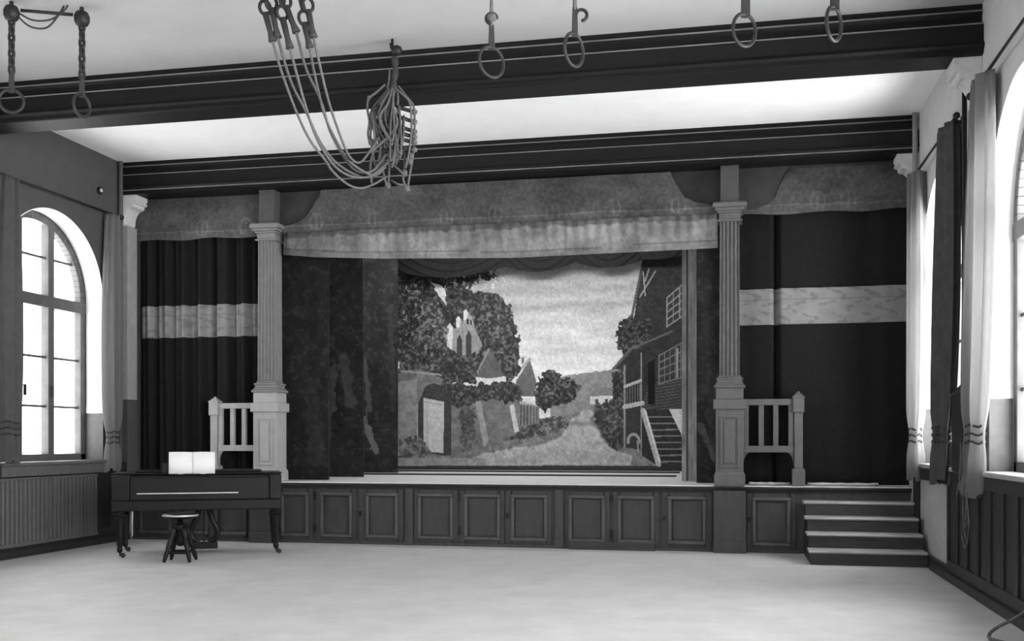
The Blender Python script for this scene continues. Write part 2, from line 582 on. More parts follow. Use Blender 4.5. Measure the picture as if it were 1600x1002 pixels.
# ---------------------------------------------------------------- stage
Y0 = 12.90
SH = 0.81
RAKE = 0.015
st = thing('stage_platform', (-3.0, Y0, 0), 'raised wooden stage with a panelled cupboard front across the whole end of the hall', 'stage')
MB().prism([(Y0 - 0.05, SH - 0.05), (Y0 - 0.05, SH - 0.012), (Y0 - 0.04, SH), (Y0 + 0.5, SH), (17.75, SH + RAKE * (17.25 - Y0)), (17.75, 0.4), (Y0 + 0.06, 0.4), (Y0 + 0.06, SH - 0.05)], 'x', WL + 0.101, WR - 0.061).build('stage_floor', M['deck'], st)
MB().prism([(Y0 - 0.05, SH - 0.055), (Y0 - 0.055, SH - 0.045), (Y0 - 0.062, SH - 0.03), (Y0 - 0.055, SH - 0.012), (Y0 - 0.05, SH - 0.01), (Y0 - 0.049, SH - 0.055)], 'x', WL + 0.101, WR - 0.061).build('nosing', M['wood'], st)
MB().prism([(Y0 + 0.0, SH - 0.10), (Y0 - 0.022, SH - 0.075), (Y0 - 0.048, SH - 0.056), (Y0 + 0.01, SH - 0.056)], 'x', WL + 0.101, 0.84).build('cove_moulding', M['stage'], st)
MB().box(WL + 0.101, WR - 0.061, Y0 + 0.015, Y0 + 0.05, 0, SH - 0.056).build('front_board', M['stage'], st)
MB().box(WL + 0.101, 0.84, Y0 - 0.004, Y0 + 0.014, 0, 0.045).build('kick_rail', M['stage'], st, bevel=0.004)
for x in (-6.06, 0.0):           # blocks below the columns
    MB().box(x - 0.19, x + 0.19, Y0 - 0.13, Y0 + 0.02, 0, SH - 0.056).build('pier', M['stage'], st, bevel=0.006)
    MB().box(x - 0.195, x + 0.195, Y0 - 0.142, Y0 + 0.02, 0, 0.14).build('pier_base', M['stage'], st, bevel=0.008)
for x in (-4.07, -2.10):
    MB().box(x - 0.052, x + 0.052, Y0 - 0.022, Y0 + 0.02, 0, SH - 0.056).build('pilaster', M['stage'], st, bevel=0.004)
    MB().box(x - 0.058, x + 0.058, Y0 - 0.032, Y0 + 0.02, 0, 0.12).build('pilaster_base', M['stage'], st, bevel=0.004)
def panel_leaf(x0, x1, pad0, pad1, latch=None):
    """a framed leaf with raised bolection moulding; x0,x1 bound the moulding"""
    a, b, z0, z1 = x0, x1, 0.085, 0.675
    f = MB()
    t0, t1 = Y0 - 0.006, Y0 + 0.014
    f.box(a - pad0, a + 0.02, t0, t1, 0.048, 0.745).box(b - 0.02, b + pad1, t0, t1, 0.048, 0.745)
    f.box(a, b, t0, t1, z1 - 0.02, 0.745).box(a, b, t0, t1, 0.048, z0 + 0.02)
    leaf = f.build('door', M['stage'], st, bevel=0.003)
    mo = MB()
    w, d = 0.042, 0.030
    for (p, q, r, s) in ((a, b, z1 - w, z1), (a, b, z0, z0 + w), (a, a + w, z0 + w, z1 - w), (b - w, b, z0 + w, z1 - w)):
        mo.box(p, q, Y0 - 0.006 - d, Y0 + 0.012, r, s)
    mo.build('panel_moulding', M['moulding'], leaf, bevel=0.010)
    MB().prism([(a + w + 0.012, z0 + w + 0.012), (b - w - 0.012, z0 + w + 0.012), (b - w - 0.012, z1 - w - 0.012), (a + w + 0.012, z1 - w - 0.012)], 'y', Y0 + 0.008, Y0 + 0.016).build('panel', M['stage'], leaf, bevel=0.004)
    if latch:
        MB().box(latch - 0.012, latch + 0.012, Y0 - 0.04, Y0 - 0.005, 0.37, 0.43).tube([(latch, Y0 - 0.035, 0.40), (latch + 0.03, Y0 - 0.045, 0.44)], 0.008, 6).build('latch', M['iron'], leaf, bevel=0.003)
PANELS = [(-7.93, -7.45, .1, .1, None), (-7.36, -6.9, .0, .05, None), (-6.80, -6.34, .06, .08, None), (-5.85, -5.46, .02, .06, None), (-5.29, -4.85, .07, .05, None),
          (-4.66, -4.22, .10, .07, -4.74), (-3.95, -3.48, .05, .06, None), (-3.33, -2.86, .06, .05, None), (-2.72, -2.25, .07, .05, -2.77),
          (-1.98, -1.52, .04, .06, None), (-1.36, -0.91, .06, .06, None), (-0.74, -0.28, .07, .07, -0.79), (0.27, 0.72, .06, .06, 0.23)]
for q in PANELS:
    panel_leaf(*q)
for x in (-5.365, -3.40, -1.435):
    for z in (0.20, 0.63):
        MB().box(x - 0.018, x + 0.018, Y0 - 0.022, Y0 - 0.004, z - 0.05, z + 0.05).build('hinge', M['iron'], st, bevel=0.003)

# plank lying against the stage front
tag(MB().box(-1.97, -0.90, Y0 - 0.085, Y0 - 0.05, 0.0, 0.095).build('plank', M['step'], bevel=0.006), 'low grey plank on edge at the foot of the stage front', 'plank')

# stairs at the right end
NS, RUN = 5, 0.27
RISE = SH / NS
XS0, XS1 = 0.87, WR - 0.075
ss = thing('stage_stairs', ((XS0 + XS1) / 2, Y0 - 4 * RUN, 0), 'short flight of four wooden steps up to the right end of the stage', 'stairs')
for k in range(4):
    yb = Y0 - 0.056 - (3 - k) * RUN
    yf = yb - RUN
    z = RISE * (k + 1)
    MB().box(XS0, XS1, yf + 0.02, yf + 0.045, z - RISE + 0.002, z - 0.035).build('riser', M['step'], ss)
    MB().prism([(yf, z - 0.03), (yf - 0.008, z - 0.018), (yf, z - 0.004), (yf + 0.006, z), (yb + 0.02, z), (yb + 0.02, z - 0.034), (yf + 0.01, z - 0.034)], 'x', XS0 - 0.02, XS1).build('tread', mat('tread_wood', 0.34, 0.45, 0.25, 5.0, stretch=(0.6, 5, 5)) if k == 0 else bpy.data.materials['tread_wood'], ss)
prof = [(Y0 - 0.06, 0.0)]
for k in range(4):
    yf = Y0 - 0.056 - (4 - k) * RUN + 0.03
    pass
zz = [(Y0 - 0.056 - 4 * RUN + 0.03, 0.0)]
for k in range(4):
    yf = Y0 - 0.056 - (4 - k) * RUN + 0.03
    zz += [(yf, RISE * (k + 1) - 0.037), (yf + RUN - 0.001 if k < 3 else Y0 - 0.06, RISE * (k + 1) - 0.037)]
zz.append((Y0 - 0.06, 0.0))
MB().prism(zz, 'x', XS0 + 0.0, XS0 + 0.035).build('stringer', M['wood'], ss)

# ---------------------------------------------------------------- columns
def column(x, label, cm):
    t = thing('stage_column', (x, Y0 + 0.09, SH), label, 'column', 'fluted columns on the stage edge')
    yb = Y0 + 0.06
    yc = Y0 + 0.10
    d = SH
    def ring(h, y, z0, z1):
        return (x - h, x + h, y - h, y + h, z0, z1)
    # pedestal
    p = MB()
    p.box(x - 0.165, x + 0.165, yc - 0.165, yc + 0.165, d + 0.0, 1.74)
    p.box(x - 0.185, x + 0.185, yc - 0.185, yc + 0.185, d, d + 0.13)
    p.frustum((x, yc, d + 0.13), (0.185, 0.185), (x, yc, d + 0.165), (0.168, 0.168))
    pd = p.build('pedestal', M['column_lit' if cm == 'column' else cm], t, bevel=0.006)
    f = MB()
    yf = yc - 0.165
    a, b, z0, z1, w = x - 0.115, x + 0.115, 1.03, 1.66, 0.024
    for q in ((a, b, z1 - w, z1), (a, b, z0, z0 + w), (a, a + w, z0 + w, z1 - w), (b - w, b, z0 + w, z1 - w)):
        f.box(q[0], q[1], yf - 0.016, yf + 0.003, q[2], q[3])
    f.box(a + 0.05, b - 0.05, yf - 0.010, yf + 0.003, z0 + 0.05, z1 - 0.05)
    f.build('pedestal_panel', M['column_lit' if cm == 'column' else cm], pd, bevel=0.006)
    c = MB()
    c.box(x - 0.195, x + 0.195, yc - 0.195, yc + 0.195, 1.74, 1.86)
    c.box(x - 0.165, x + 0.165, yc - 0.165, yc + 0.165, 1.86, 2.0)
    c.build('pedestal_cap', M['column_lit' if cm == 'column' else cm], t, bevel=0.008)
    s = MB()
    for h, z0, z1 in ((0.185, 2.0, 2.035), (0.165, 2.035, 2.06), (0.15, 2.06, 2.10), (0.16, 2.10, 2.125), (0.135, 2.125, 2.15)):
        s.box(x - h, x + h, yc - h, yc + h, z0, z1)
    s.build('base_moulding', M[cm], t, bevel=0.008)
    # fluted shaft, slightly tapering; flutes cut into all four sides
    def outline(h):
        pts = []
        nf = 5
        w = 2 * h / (nf * 1.0)
        side = []
        for k in range(nf):
            u0 = -h + w * k
            side += [(u0 + w * 0.12, 0), (u0 + w * 0.25, 0.014), (u0 + w * 0.5, 0.02), (u0 + w * 0.75, 0.014), (u0 + w * 0.88, 0)]
        for q, (ux, uy, nx, ny) in enumerate(((1, 0, 0, -1), (0, 1, 1, 0), (-1, 0, 0, 1), (0, -1, -1, 0))):
            pts.append((-h * ux + h * nx, -h * uy + h * ny))
            for u, dep in side:
                pts.append((u * ux + (h - dep) * nx, u * uy + (h - dep) * ny))
        return pts
    sh = MB()
    lo, hi = outline(0.122), outline(0.116)
    n = len(lo)
    sh.v += [(x + q[0], yc + q[1], 2.15) for q in lo] + [(x + q[0], yc + q[1], 4.03) for q in hi]
    sh.f += [tuple(range(n)), tuple(n + k for k in reversed(range(n)))] + [((k + 1) % n, k, n + k, n + (k + 1) % n) for k in range(n)]
    sh.build('shaft', M[cm], t)
    cp = MB()
    for h, z0, z1 in ((0.150, 4.03, 4.05), (0.128, 4.05, 4.13), (0.15, 4.13, 4.155), (0.175, 4.155, 4.19), (0.205, 4.19, 4.24), (0.19, 4.24, 4.255)):
        cp.box(x - h, x + h, yc - h, yc + h, z0, z1)
    cp.build('capital', M[cm], t, bevel=0.007)
    MB().box(x - 0.11, x + 0.11, yc - 0.11, yc + 0.08, 4.255, 4.712).build('upper_block', mat('upper_block_paint', 0.075, 0.7, 0.2, 9.0) if x < -1 else bpy.data.materials['upper_block_paint'], t, bevel=0.005)
column(-6.06, 'fluted column on a panelled pedestal at the left side of the stage opening, behind the piano', 'column')
column(0.0, 'fluted column on a panelled pedestal at the right side of the stage opening, near the steps', 'column_shaded')

# ---------------------------------------------------------------- balustrades
def balustrade(x_col, x_post, label, cm):
    sg = 1 if x_post > x_col else -1
    yc = Y0 + 0.10
    t = thing('balustrade', ((x_col + x_post) / 2, yc, SH), label, 'railing', 'low stage railings')
    p = MB()
    p.box(x_post - 0.075, x_post + 0.075, yc - 0.075, yc + 0.075, SH + 0.002, SH + 0.20)
    p.frustum((x_post, yc, SH + 0.20), (0.075, 0.075), (x_post, yc, SH + 0.215), (0.052, 0.052))
    p.box(x_post - 0.05, x_post + 0.05, yc - 0.05, yc + 0.05, SH + 0.215, 1.715)
    nw = p.build('newel_post', M[cm], t, bevel=0.006)
    q = MB()
    q.box(x_post - 0.066, x_post + 0.066, yc - 0.066, yc + 0.066, 1.70, 1.875)
    q.frustum((x_post, yc, 1.875), (0.075, 0.075), (x_post, yc, 1.895), (0.07, 0.07))
    q.frustum((x_post, yc, 1.895), (0.06, 0.06), (x_post, yc, 1.93), (0.03, 0.03))
    q.frustum((x_post, yc, 1.93), (0.022, 0.022), (x_post, yc, 1.955), (0.012, 0.012))
    q.build('post_cap', M[cm], nw, bevel=0.004)
    a, b = sorted((x_col + sg * 0.165, x_post - sg * 0.055))
    MB().box(a, b, yc - 0.035, yc + 0.035, 1.79, 1.865).build('top_rail', M[cm], t, bevel=0.006)
    MB().box(a, b, yc - 0.035, yc + 0.035, 1.215, 1.295).build('bottom_rail', M[cm], t, bevel=0.006)
    L = b - a
    w = 0.062
    for u in (w / 2, L * 0.355, L * 0.645, L - w / 2):
        MB().box(a + u - w / 2, a + u + w / 2, yc - 0.025, yc + 0.025, 1.29, 1.795).build('baluster', M[cm], t, bevel=0.004)
    for s, e in ((1, a), (-1, b)):
        pr = [(e, 1.218), (e, 1.06)] + [(e + s * (0.09 - 0.09 * math.cos(k * math.pi / 16)), 1.06 + 0.158 * math.sin(k * math.pi / 16)) for k in range(1, 9)]
        MB().prism(pr, 'y', yc - 0.025, yc + 0.025).build('bracket', M[cm], t)
balustrade(-6.06, -6.86, 'low railing with square newel post left of the left stage column, behind the piano', 'column_lit')
balustrade(0.0, 0.815, 'low railing with square newel post right of the right stage column, beside the steps', 'column_shaded')

# ---------------------------------------------------------------- curtains and valances
def sheet(x0, x1, zt, zb, Y, wave, nx, nz, paint=None):
    """hanging cloth: zt, zb are functions of x; wave(x, z) pushes it in Y; paint(px, py, x, z) gives an albedo"""
    xs = np.linspace(x0, x1, nx)
    T = np.array([zt(x) for x in xs])
    B = np.array([zb(x) for x in xs])
    mb = MB()
    P = []
    C = []
    for j in range(nz):
        s = j / (nz - 1)
        z = T + (B - T) * s
        y = Y + wave(xs, z)
        P.append(list(zip(xs, y, z)))
        if paint:
            px, py = proj(xs, y, z)
            C.append(paint(px, py, xs, z))
    mb.grid(P, nx, nz)
    if paint:
        mb.col = np.concatenate(C)
    return mb
def folds(seed, amp, freq):
    def w(x, z):
        g = vnoise(x * 1.7, x * 0 + seed, seed)
        return amp * (np.sin(freq * x + 3.0 * g + seed) * (0.35 + 0.65 * vnoise(x * freq * 0.21, x * 0, seed + 3)) + 0.4 * np.sin(freq * 2.3 * x + seed * 2 + 0.35 * z))
    return w
def band_paint(seed):
    def p(px, py, x, z):
        v = 0.24 * (0.85 + 0.3 * fbm(x * 9, z * 14, seed))
        orn = np.abs(np.sin(x * 9 + 1.5 * np.sin(z * 22 + seed))) * (0.5 + fbm(x * 22, z * 22, seed + 5))
        v = np.where(orn > 0.95, v * 0.72, v)
        v = np.where(np.abs(z - 3.09) < 0.008, v * 0.75, v)
        return v
    return p
def stage_curtain(x0, x1, w, label, seed):
    Y = Y0 + 0.30
    t = thing('stage_curtain', ((x0 + x1) / 2, Y, SH), label, 'curtain', 'dark curtains at the stage sides')
    f = lambda v: (lambda x: v)
    sheet(x0, x1, f(4.45), f(SH + 0.012), Y, w, 160, 24).build('cloth', M['curtain'], t, smooth=True, solid=0.008, normals=False)
    wb = lambda x, z: w(x, z) - 0.012
    sheet(x0 + 0.01, x1 - 0.01, f(3.235), f(2.79), Y, wb, 160, 30, band_paint(seed)).build('band', M['paint'], t, smooth=True, solid=0.004, normals=False)
stage_curtain(-8.14, -6.14, folds(2, 0.075, 21), 'dark folded curtain with a pale patterned band behind the left railing', 2)
stage_curtain(0.10, 2.13, lambda x, z: folds(5, 0.016, 9)(x, z) + 0.13 * np.exp(-((x - 0.56) / 0.035) ** 2) + 0.02 * np.sin(6 * x), 'dark flat curtain with a pale patterned band above the steps on the right', 5)
# pale hem lying on the boards below the right curtain
hm = MB()
for xa, xb, s in ((0.23, 0.72, 1), (0.93, 1.75, 2)):
    pts = [(xa + (xb - xa) * k / 14, Y0 + 0.215 + 0.012 * math.sin(k * 1.3 + s), SH + 0.021) for k in range(15)]
    hm.tube(pts, [0.012 + 0.008 * abs(math.sin(k * 0.9 + s)) for k in range(15)], 8)
tag(hm.build('curtain_hem', M['hem'], smooth=True), 'crumpled pale lining strip on the boards below the right curtain', 'cloth')

def val_paint(seed, k=1.0):
    """painted border cloth: mottled grey with a thin line and small arched ornaments"""
    def p(px, py, x, z):
        v = 0.072 * (0.45 + 1.1 * fbm(x * 3.2, z * 4.5, seed)) * (0.75 + 0.5 * vnoise(x * 34, z * 34, seed))
        line = np.abs(z - 4.235 - 0.004 * np.sin(x * 3)) < 0.007
        v = np.where(line, v * 1.7, v)
        v = np.where(z < 4.225, v * 1.18, v)
        for i, xc in enumerate((-7.1, -6.45, -5.40, -4.58, -3.60, -2.95, -2.2, -1.43, -0.62, 1.05, 1.40)):
            r = np.hypot((x - xc), (z - 4.27) * 0.75)
            ar = (np.abs(r - 0.085) < 0.016) & (z > 4.18) & (vnoise(x * 20, z * 20, i) > 0.25)
            v = np.where(ar, v * 1.38, v)
            v = np.where((np.abs(x - xc) < 0.018) & (z > 4.17) & (z < 4.36), v * 1.35, v)
        return v * k
    return p
vt = thing('stage_valance', (-3.0, Y0 + 0.12, 3.7), 'wide painted border cloth with a pale pleated fringe hanging across the stage opening', 'valance')
def top_main(x):
    pts = [(-5.87, 4.24), (-5.66, 4.28), (-5.55, 4.35), (-5.46, 4.46), (-5.42, 4.55), (-5.36, 4.60), (-5.33, 4.70), (-0.72, 4.70), (-0.69, 4.62), (-0.62, 4.50), (-0.55, 4.38), (-0.42, 4.31), (-0.25, 4.27), (-0.12, 4.24)]
    return float(np.interp(x, [a for a, b in pts], [b for a, b in pts]))
sheet(-5.87, -0.13, top_main, lambda x: 4.08, Y0 + 0.12, lambda x, z: 0.006 * np.sin(x * 5), 700, 50, val_paint(3)).build('painted_border', M['paint'], vt, solid=0.02, normals=False)
def bot_main(x):
    return float(np.interp(x, [-5.87, -5.4, -4.4, -2.7, -0.1], [3.85, 3.80, 3.745, 3.695, 3.725]))
def fringe_paint(px, py, x, z):
    v = 0.215 * (0.5 + 1.0 * fbm(x * 3.3, z * 5, 21)) * (0.8 + 0.4 * vnoise(x * 36, z * 30, 5))
    edge = 4.10 - 0.05 * vnoise(x * 13, x * 0, 4)
    v = np.where(z > edge, v * 0.55, v)
    b = np.interp(x, [-5.87, -5.4, -4.4, -2.7, -0.1], [3.85, 3.80, 3.745, 3.695, 3.725])
    v = np.where(np.abs(z - b - 0.085) < 0.009, v * 0.55, v)
    v = np.where(z - b < 0.07, v * 0.85, v)
    v = v * np.clip(0.45 + (x + 5.87) * 0.45, 0.45, 1.0)      # darker towards the left end of the cloth
    return v
def pleat(x, z):
    k = np.clip((z - 3.78) / 0.3, 0.15, 1.0)
    return -0.015 + k * (0.018 * np.sin(x * 42 + 2 * np.sin(x * 3)) + 0.012 * np.sin(x * 19 + 1))
sheet(-5.86, -0.14, lambda x: 4.145, bot_main, Y0 + 0.095, pleat, 700, 24, fringe_paint).build('fringe', M['paint'], vt, smooth=True, solid=0.006, normals=False)
def side_valance(x0, x1, ztop, label, seed, k):
    o = sheet(x0, x1, ztop, lambda x: 4.135 + 0.012 * math.sin(x * 7), Y0 + 0.19, lambda x, z: 0.008 * np.sin(x * 11 + seed), 260, 40, val_paint(seed, k)).build('side_valance', M['paint'], solid=0.012, normals=False)
    return tag(o, label, 'valance', 'painted side valances')
side_valance(-8.13, -6.18, lambda x: 4.70, 'painted border cloth above the left dark curtain, left of the left stage column', 7, 1.0)
side_valance(0.18, 2.07, lambda x: float(np.interp(x, [0.18, 0.30, 0.45, 0.55, 0.60, 0.66, 0.75], [4.19, 4.21, 4.25, 4.34, 4.48, 4.60, 4.68])), 'painted border cloth with a curved corner above the right dark curtain', 9, 1.0)
# dark header board behind the valances
structure('trim_36', MB().box(WL, WR, Y0 + 0.40, Y0 + 0.46, 4.22, CEIL), M['dark'])
structure('trim_37', MB().box(WL, WR, Y0 + 0.20, Y0 + 0.26, 4.20, 4.74), mat('header_board_paint', 0.045, 0.8, 0.2, 6.0))

# ---------------------------------------------------------------- backdrop, wings, swag
def floor_z(Y):
    return SH + RAKE * max(0.0, Y - Y0 - 0.5)
K = 1.0
def backdrop_paint(px, py, X, Z):
    x = px
    y = py
    n1 = fbm(x / 22, y / 22, 1)
    n2 = fbm(x / 7, y / 7, 2)
    n3 = vnoise(x / 2.2, y / 2.2, 3)
    # sky
    v = 150 + np.clip((y - 430) / 150, 0, 1) * 62 + 22 * (fbm(x / 55, y / 14, 8) - 0.5) * 2
    v = v - 22 * np.exp(-((y - 480 + (x - 850) * 0.05) / 7) ** 2) * (x > 790) - 14 * np.exp(-((y - 455 + (x - 850) * 0.03) / 6) ** 2)
    # far hill
    hill = y > 592 - 14 * np.clip((x - 870) / 100, 0, 1) - 5 * n2
    v = np.where(hill & (x > 860), 118 + 30 * n2, v)
    # ground
    gr = y > 652 + 40 * np.clip((860 - x) / 250, -0.2, 1)
    v = np.where(gr, 95 + 50 * n2 + 25 * (n3 - 0.5), v)
    road = inside(x + 14 * (n1 - 0.5), y + 5 * (n2 - 0.5), [(893, 654), (905, 645), (922, 640), (930, 646), (918, 655), (926, 664), (938, 676), (950, 700), (985, 712), (990, 727), (700, 727), (760, 708), (850, 694), (880, 682), (890, 668), (884, 660)])
    v = np.where(road, 158 + 38 * (n2 - 0.3) + 18 * (n3 - 0.5) - 35 * np.exp(-((y - 662) / 4) ** 2), v)
    rut = inside(x, y + 6 * (n2 - 0.5), [(860, 700), (980, 712), (985, 722), (760, 724)])
    v = np.where(rut, v - 22 * n1, v)
    # cottage at the end of the lane
    v = np.where(inside(x, y, [(922, 632), (922, 620), (962, 616), (962, 632)]), 200, v)
    v = np.where(inside(x, y, [(918, 620), (934, 606), (962, 606), (966, 618)]), 120, v)
    for a in (930, 945, 954):
        v = np.where(inside(x, y, [(a, 624), (a + 5, 624), (a + 5, 632), (a, 632)]), 80, v)
    # hedges along the lane
    def foliage(v, poly, base, rng, edge=6, seed=0, sc=5.0):
        e1 = (fbm(x / sc, y / sc, 30 + seed) - 0.5) * 2 * edge
        e2 = (fbm(x / sc, y / sc, 60 + seed) - 0.5) * 2 * edge
        m = inside(x + e1, y + e2, poly)
        leaf = fbm(x / 3.4, y / 3.4, 90 + seed)
        big = fbm(x / 26, y / 22, 120 + seed)
        w = base * (0.72 + 0.55 * big) + rng * (leaf - 0.45) * 2.2 + rng * 1.1 * (leaf > 0.60) * big
        return np.where(m, w + 12 * (n3 - 0.5), v)
    v = foliage(v, [(930, 632), (975, 622), (985, 640), (985, 700), (960, 705), (940, 680), (930, 662)], 66, 34, 5, 1)
    v = foliage(v, [(836, 655), (890, 650), (886, 668), (850, 682), (760, 692), (740, 670), (800, 640)], 82, 34, 5, 2)
    # fence and low house in the middle
    v = np.where(inside(x, y, [(811, 630), (842, 636), (842, 662), (811, 668)]), 105 + 25 * n3, v)
    for k in range(6):
        v = np.where(near(x, y, (814 + 5 * k, 634), (814 + 5 * k, 664), 1.6), 70, v)
    v = np.where(near(x, y, (811, 628), (842, 635), 3), 165, v)
    v = np.where(inside(x, y, [(806, 596), (828, 562), (838, 596), (836, 620), (806, 620)]), 92 + 20 * n2, v)
    v = np.where(near(x, y, (800, 592), (828, 561), 4), 155, v)
    v = np.where(inside(x, y, [(815, 570), (815, 558), (819, 558), (819, 566)]), 110, v)
    v = foliage(v, [(838, 600), (850, 580), (866, 578), (880, 590), (898, 594), (906, 606), (896, 626), (872, 634), (850, 640), (838, 634), (832, 615)], 62, 38, 6, 3)
    for a, b in (((852, 645), (858, 625)), ((856, 636), (866, 624)), ((852, 645), (846, 628))):
        v = np.where(near(x, y, a, b, 2.4), 50, v)
    # the big tree mass on the left
    v = foliage(v, [(620, 428), (760, 428), (745, 440), (728, 452), (760, 455), (780, 462), (796, 480), (806, 500), (812, 540), (810, 585), (790, 600), (770, 600), (700, 600), (620, 620)], 58, 34, 9, 4, 7.0)
    v = foliage(v, [(620, 425), (775, 425), (772, 436), (744, 440), (722, 442), (700, 440), (688, 452), (668, 470), (660, 500), (620, 560)], 46, 30, 10, 5, 6.0)
    v = np.where(inside(x + 6 * (n2 - 0.5), y, [(673, 441), (692, 447), (697, 458), (696, 478), (692, 470)]), 195, v)
    v = np.where((fbm(x / 5, y / 5, 71) > 0.66) & (y < 452) & (x > 695) & (x < 790), 190, v)
    v = np.where((fbm(x / 5, y / 5, 77) > 0.68) & (x < 690) & (y < 560) & (y > 440), 118, v)
    # ruin with pointed windows
    v = np.where(inside(x, y, [(699, 556), (699, 510), (703, 505), (710, 514), (713, 514), (713, 498), (717, 494), (724, 504), (724, 488), (728, 483), (738, 496), (742, 512), (746, 522), (754, 540), (742, 560), (720, 565)]), 138 + 26 * (n2 - 0.4), v)
    v = np.where(inside(x, y, [(699, 510), (703, 505), (708, 512), (707, 556), (699, 550)]), 196, v)
    v = np.where(inside(x, y, [(713, 498), (717, 494), (720, 500), (718, 512), (713, 512)]), 200, v)
    v = np.where(inside(x, y, [(724, 488), (728, 483), (732, 490), (728, 500), (724, 500)]), 200, v)
    for a, b, c in ((714, 722, 526), (728, 737, 520)):
        v = np.where(inside(x, y, [(a, 558), (a, c + 5), ((a + b) / 2, c - 4), (b, c + 5), (b, 558)]), 66, v)
    v = np.where(near(x, y, (731, 500), (731, 506), 3) | near(x, y, (736, 502), (736, 507), 3), 60, v)
    # round tower with a pointed roof
    v = np.where(inside(x, y, [(742, 590), (764, 544), (772, 556), (788, 588), (764, 592)]), 84 + 22 * n2, v)
    v = np.where(near(x, y, (744, 586), (764, 546), 3), 132, v)
    v = np.where(inside(x, y, [(742, 589), (764, 592), (790, 588), (792, 598), (770, 603), (748, 602)]), 206, v)
    for a in (752, 773, 785):
        v = np.where(np.hypot(x - a, y - 601) < 5, 66, v)
    # churchyard wall, ivy and gate
    v = np.where(inside(x, y + 5 * (n2 - 0.5), [(620, 585), (650, 575), (688, 590), (720, 606), (812, 622), (812, 676), (760, 700), (700, 712), (620, 716)]), 112 + 46 * (fbm(x / 9, y / 9, 41) - 0.45), v)
    v = np.where(inside(x, y, [(620, 598), (652, 592), (652, 716), (620, 718)]), v + 24, v)
    v = np.where(near(x, y, (628, 580), (690, 586), 3), 150, v)
    v = foliage(v, [(690, 596), (740, 604), (800, 596), (815, 604), (818, 624), (800, 630), (770, 624), (742, 632), (715, 640), (695, 625)], 60, 30, 6, 6)
    v = foliage(v, [(720, 640), (742, 636), (746, 700), (720, 706)], 82, 26, 7, 7)
    v = np.where(inside(x, y, [(743, 628), (751, 626), (764, 690), (756, 700)]), 136 + 22 * n2, v)
    v = np.where(inside(x, y, [(796, 634), (803, 632), (811, 674), (804, 677)]), 192, v)
    ga = inside(x, y, [(653, 706), (653, 630), (658, 612), (668, 602), (679, 599), (692, 604), (701, 614), (705, 632), (705, 712), (690, 712)])
    v = np.where(ga, 58 + 16 * n3, v)
    v = np.where(near(x, y, (652, 706), (652, 630), 3), 150, v)
    v = np.where(near(x, y, (652, 630), (662, 606), 3), 125, v)
    v = np.where(inside(x, y, [(662, 622), (694, 628), (693, 708), (662, 706)]), 178 + 18 * n2, v)
    v = np.where(near(x, y, (664, 628), (691, 633), 2) | near(x, y, (668, 634), (668, 704), 1.5), 150, v)
    v = foliage(v, [(622, 690), (650, 680), (664, 690), (672, 706), (660, 724), (622, 727)], 92, 40, 8, 8)
    v = np.where((y > 716) & (x < 760), 120 + 40 * n2, v)
    v = np.where((y > 728), 60, v)
    v = foliage(v, [(690, 548), (706, 542), (720, 556), (742, 552), (752, 566), (742, 592), (700, 600), (684, 580)], 60, 30, 7, 12)
    v = foliage(v, [(680, 505), (698, 500), (700, 545), (690, 560), (676, 540)], 70, 44, 8, 13)
    # timber house on the right
    hs = inside(x, y, [(1004, 400), (1100, 380), (1100, 745), (1066, 735), (1030, 730), (1003, 712), (1000, 640), (976, 640), (976, 580), (960, 576), (984, 546)])
    v = np.where(hs, 42 + 16 * n2 + 8 * (n3 - 0.5), v)
    v = np.where(inside(x, y, [(1030, 596), (1100, 580), (1100, 640), (1004, 640), (1012, 600)]), 58 + 26 * (np.sin(y * 1.3 + x * 0.2) > 0.4), v)
    v = np.where(near(x, y, (1003, 418), (984, 510), 4), 78, v)
    v = foliage(v, [(962, 525), (972, 500), (985, 495), (1000, 505), (1018, 500), (1014, 530), (990, 550), (975, 560), (966, 545)], 50, 30, 8, 9)
    v = foliage(v, [(955, 580), (976, 578), (976, 625), (958, 625)], 58, 30, 6, 10)
    for a, b in (((1005, 425), (1008, 462)), ((1024, 424), (1000, 464)), ((1014, 420), (1008, 440))):
        v = np.where(near(x, y, a, b, 2), 140, v)
    def lattice(v, q, nx, ny, lw, c):
        (x0, y0), (x1, y1), (x2, y2), (x3, y3) = q      # tl, tr, br, bl
        v = np.where(inside(x, y, q), 56, v)
        for k in range(nx + 1):
            t = k / nx
            v = np.where(near(x, y, (x0 + (x1 - x0) * t, y0 + (y1 - y0) * t), (x3 + (x2 - x3) * t, y3 + (y2 - y3) * t), lw), c, v)
        for k in range(ny + 1):
            t = k / ny
            v = np.where(near(x, y, (x0 + (x3 - x0) * t, y0 + (y3 - y0) * t), (x1 + (x2 - x1) * t, y1 + (y2 - y1) * t), lw), c, v)
        return v
    v = lattice(v, [(1042, 466), (1072, 440), (1072, 490), (1042, 511)], 3, 4, 2.0, 132)
    v = lattice(v, [(1030, 556), (1072, 532), (1072, 588), (1030, 600)], 5, 4, 1.7, 116)
    v = np.where(near(x, y, (1058, 545), (1058, 590), 2.6), 140, v)
    v = np.where(near(x, y, (958, 577), (985, 546), 4) | near(x, y, (985, 546), (1050, 518), 3), 92, v)
    v = np.where(inside(x, y, [(1012, 568), (1024, 560), (1024, 632), (1012, 632)]), 26, v)
    v = np.where(inside(x, y, [(977, 640), (1002, 638), (1002, 705), (977, 698)]), 52 + 14 * n2, v)
    for a, b, w, c in (((976, 572), (976, 700), 3, 128), ((1002, 552), (1002, 712), 3, 128), ((977, 604), (1001, 595), 4.5, 168), ((976, 636), (1004, 630), 7, 172)):
        v = np.where(near(x, y, a, b, w), c, v)
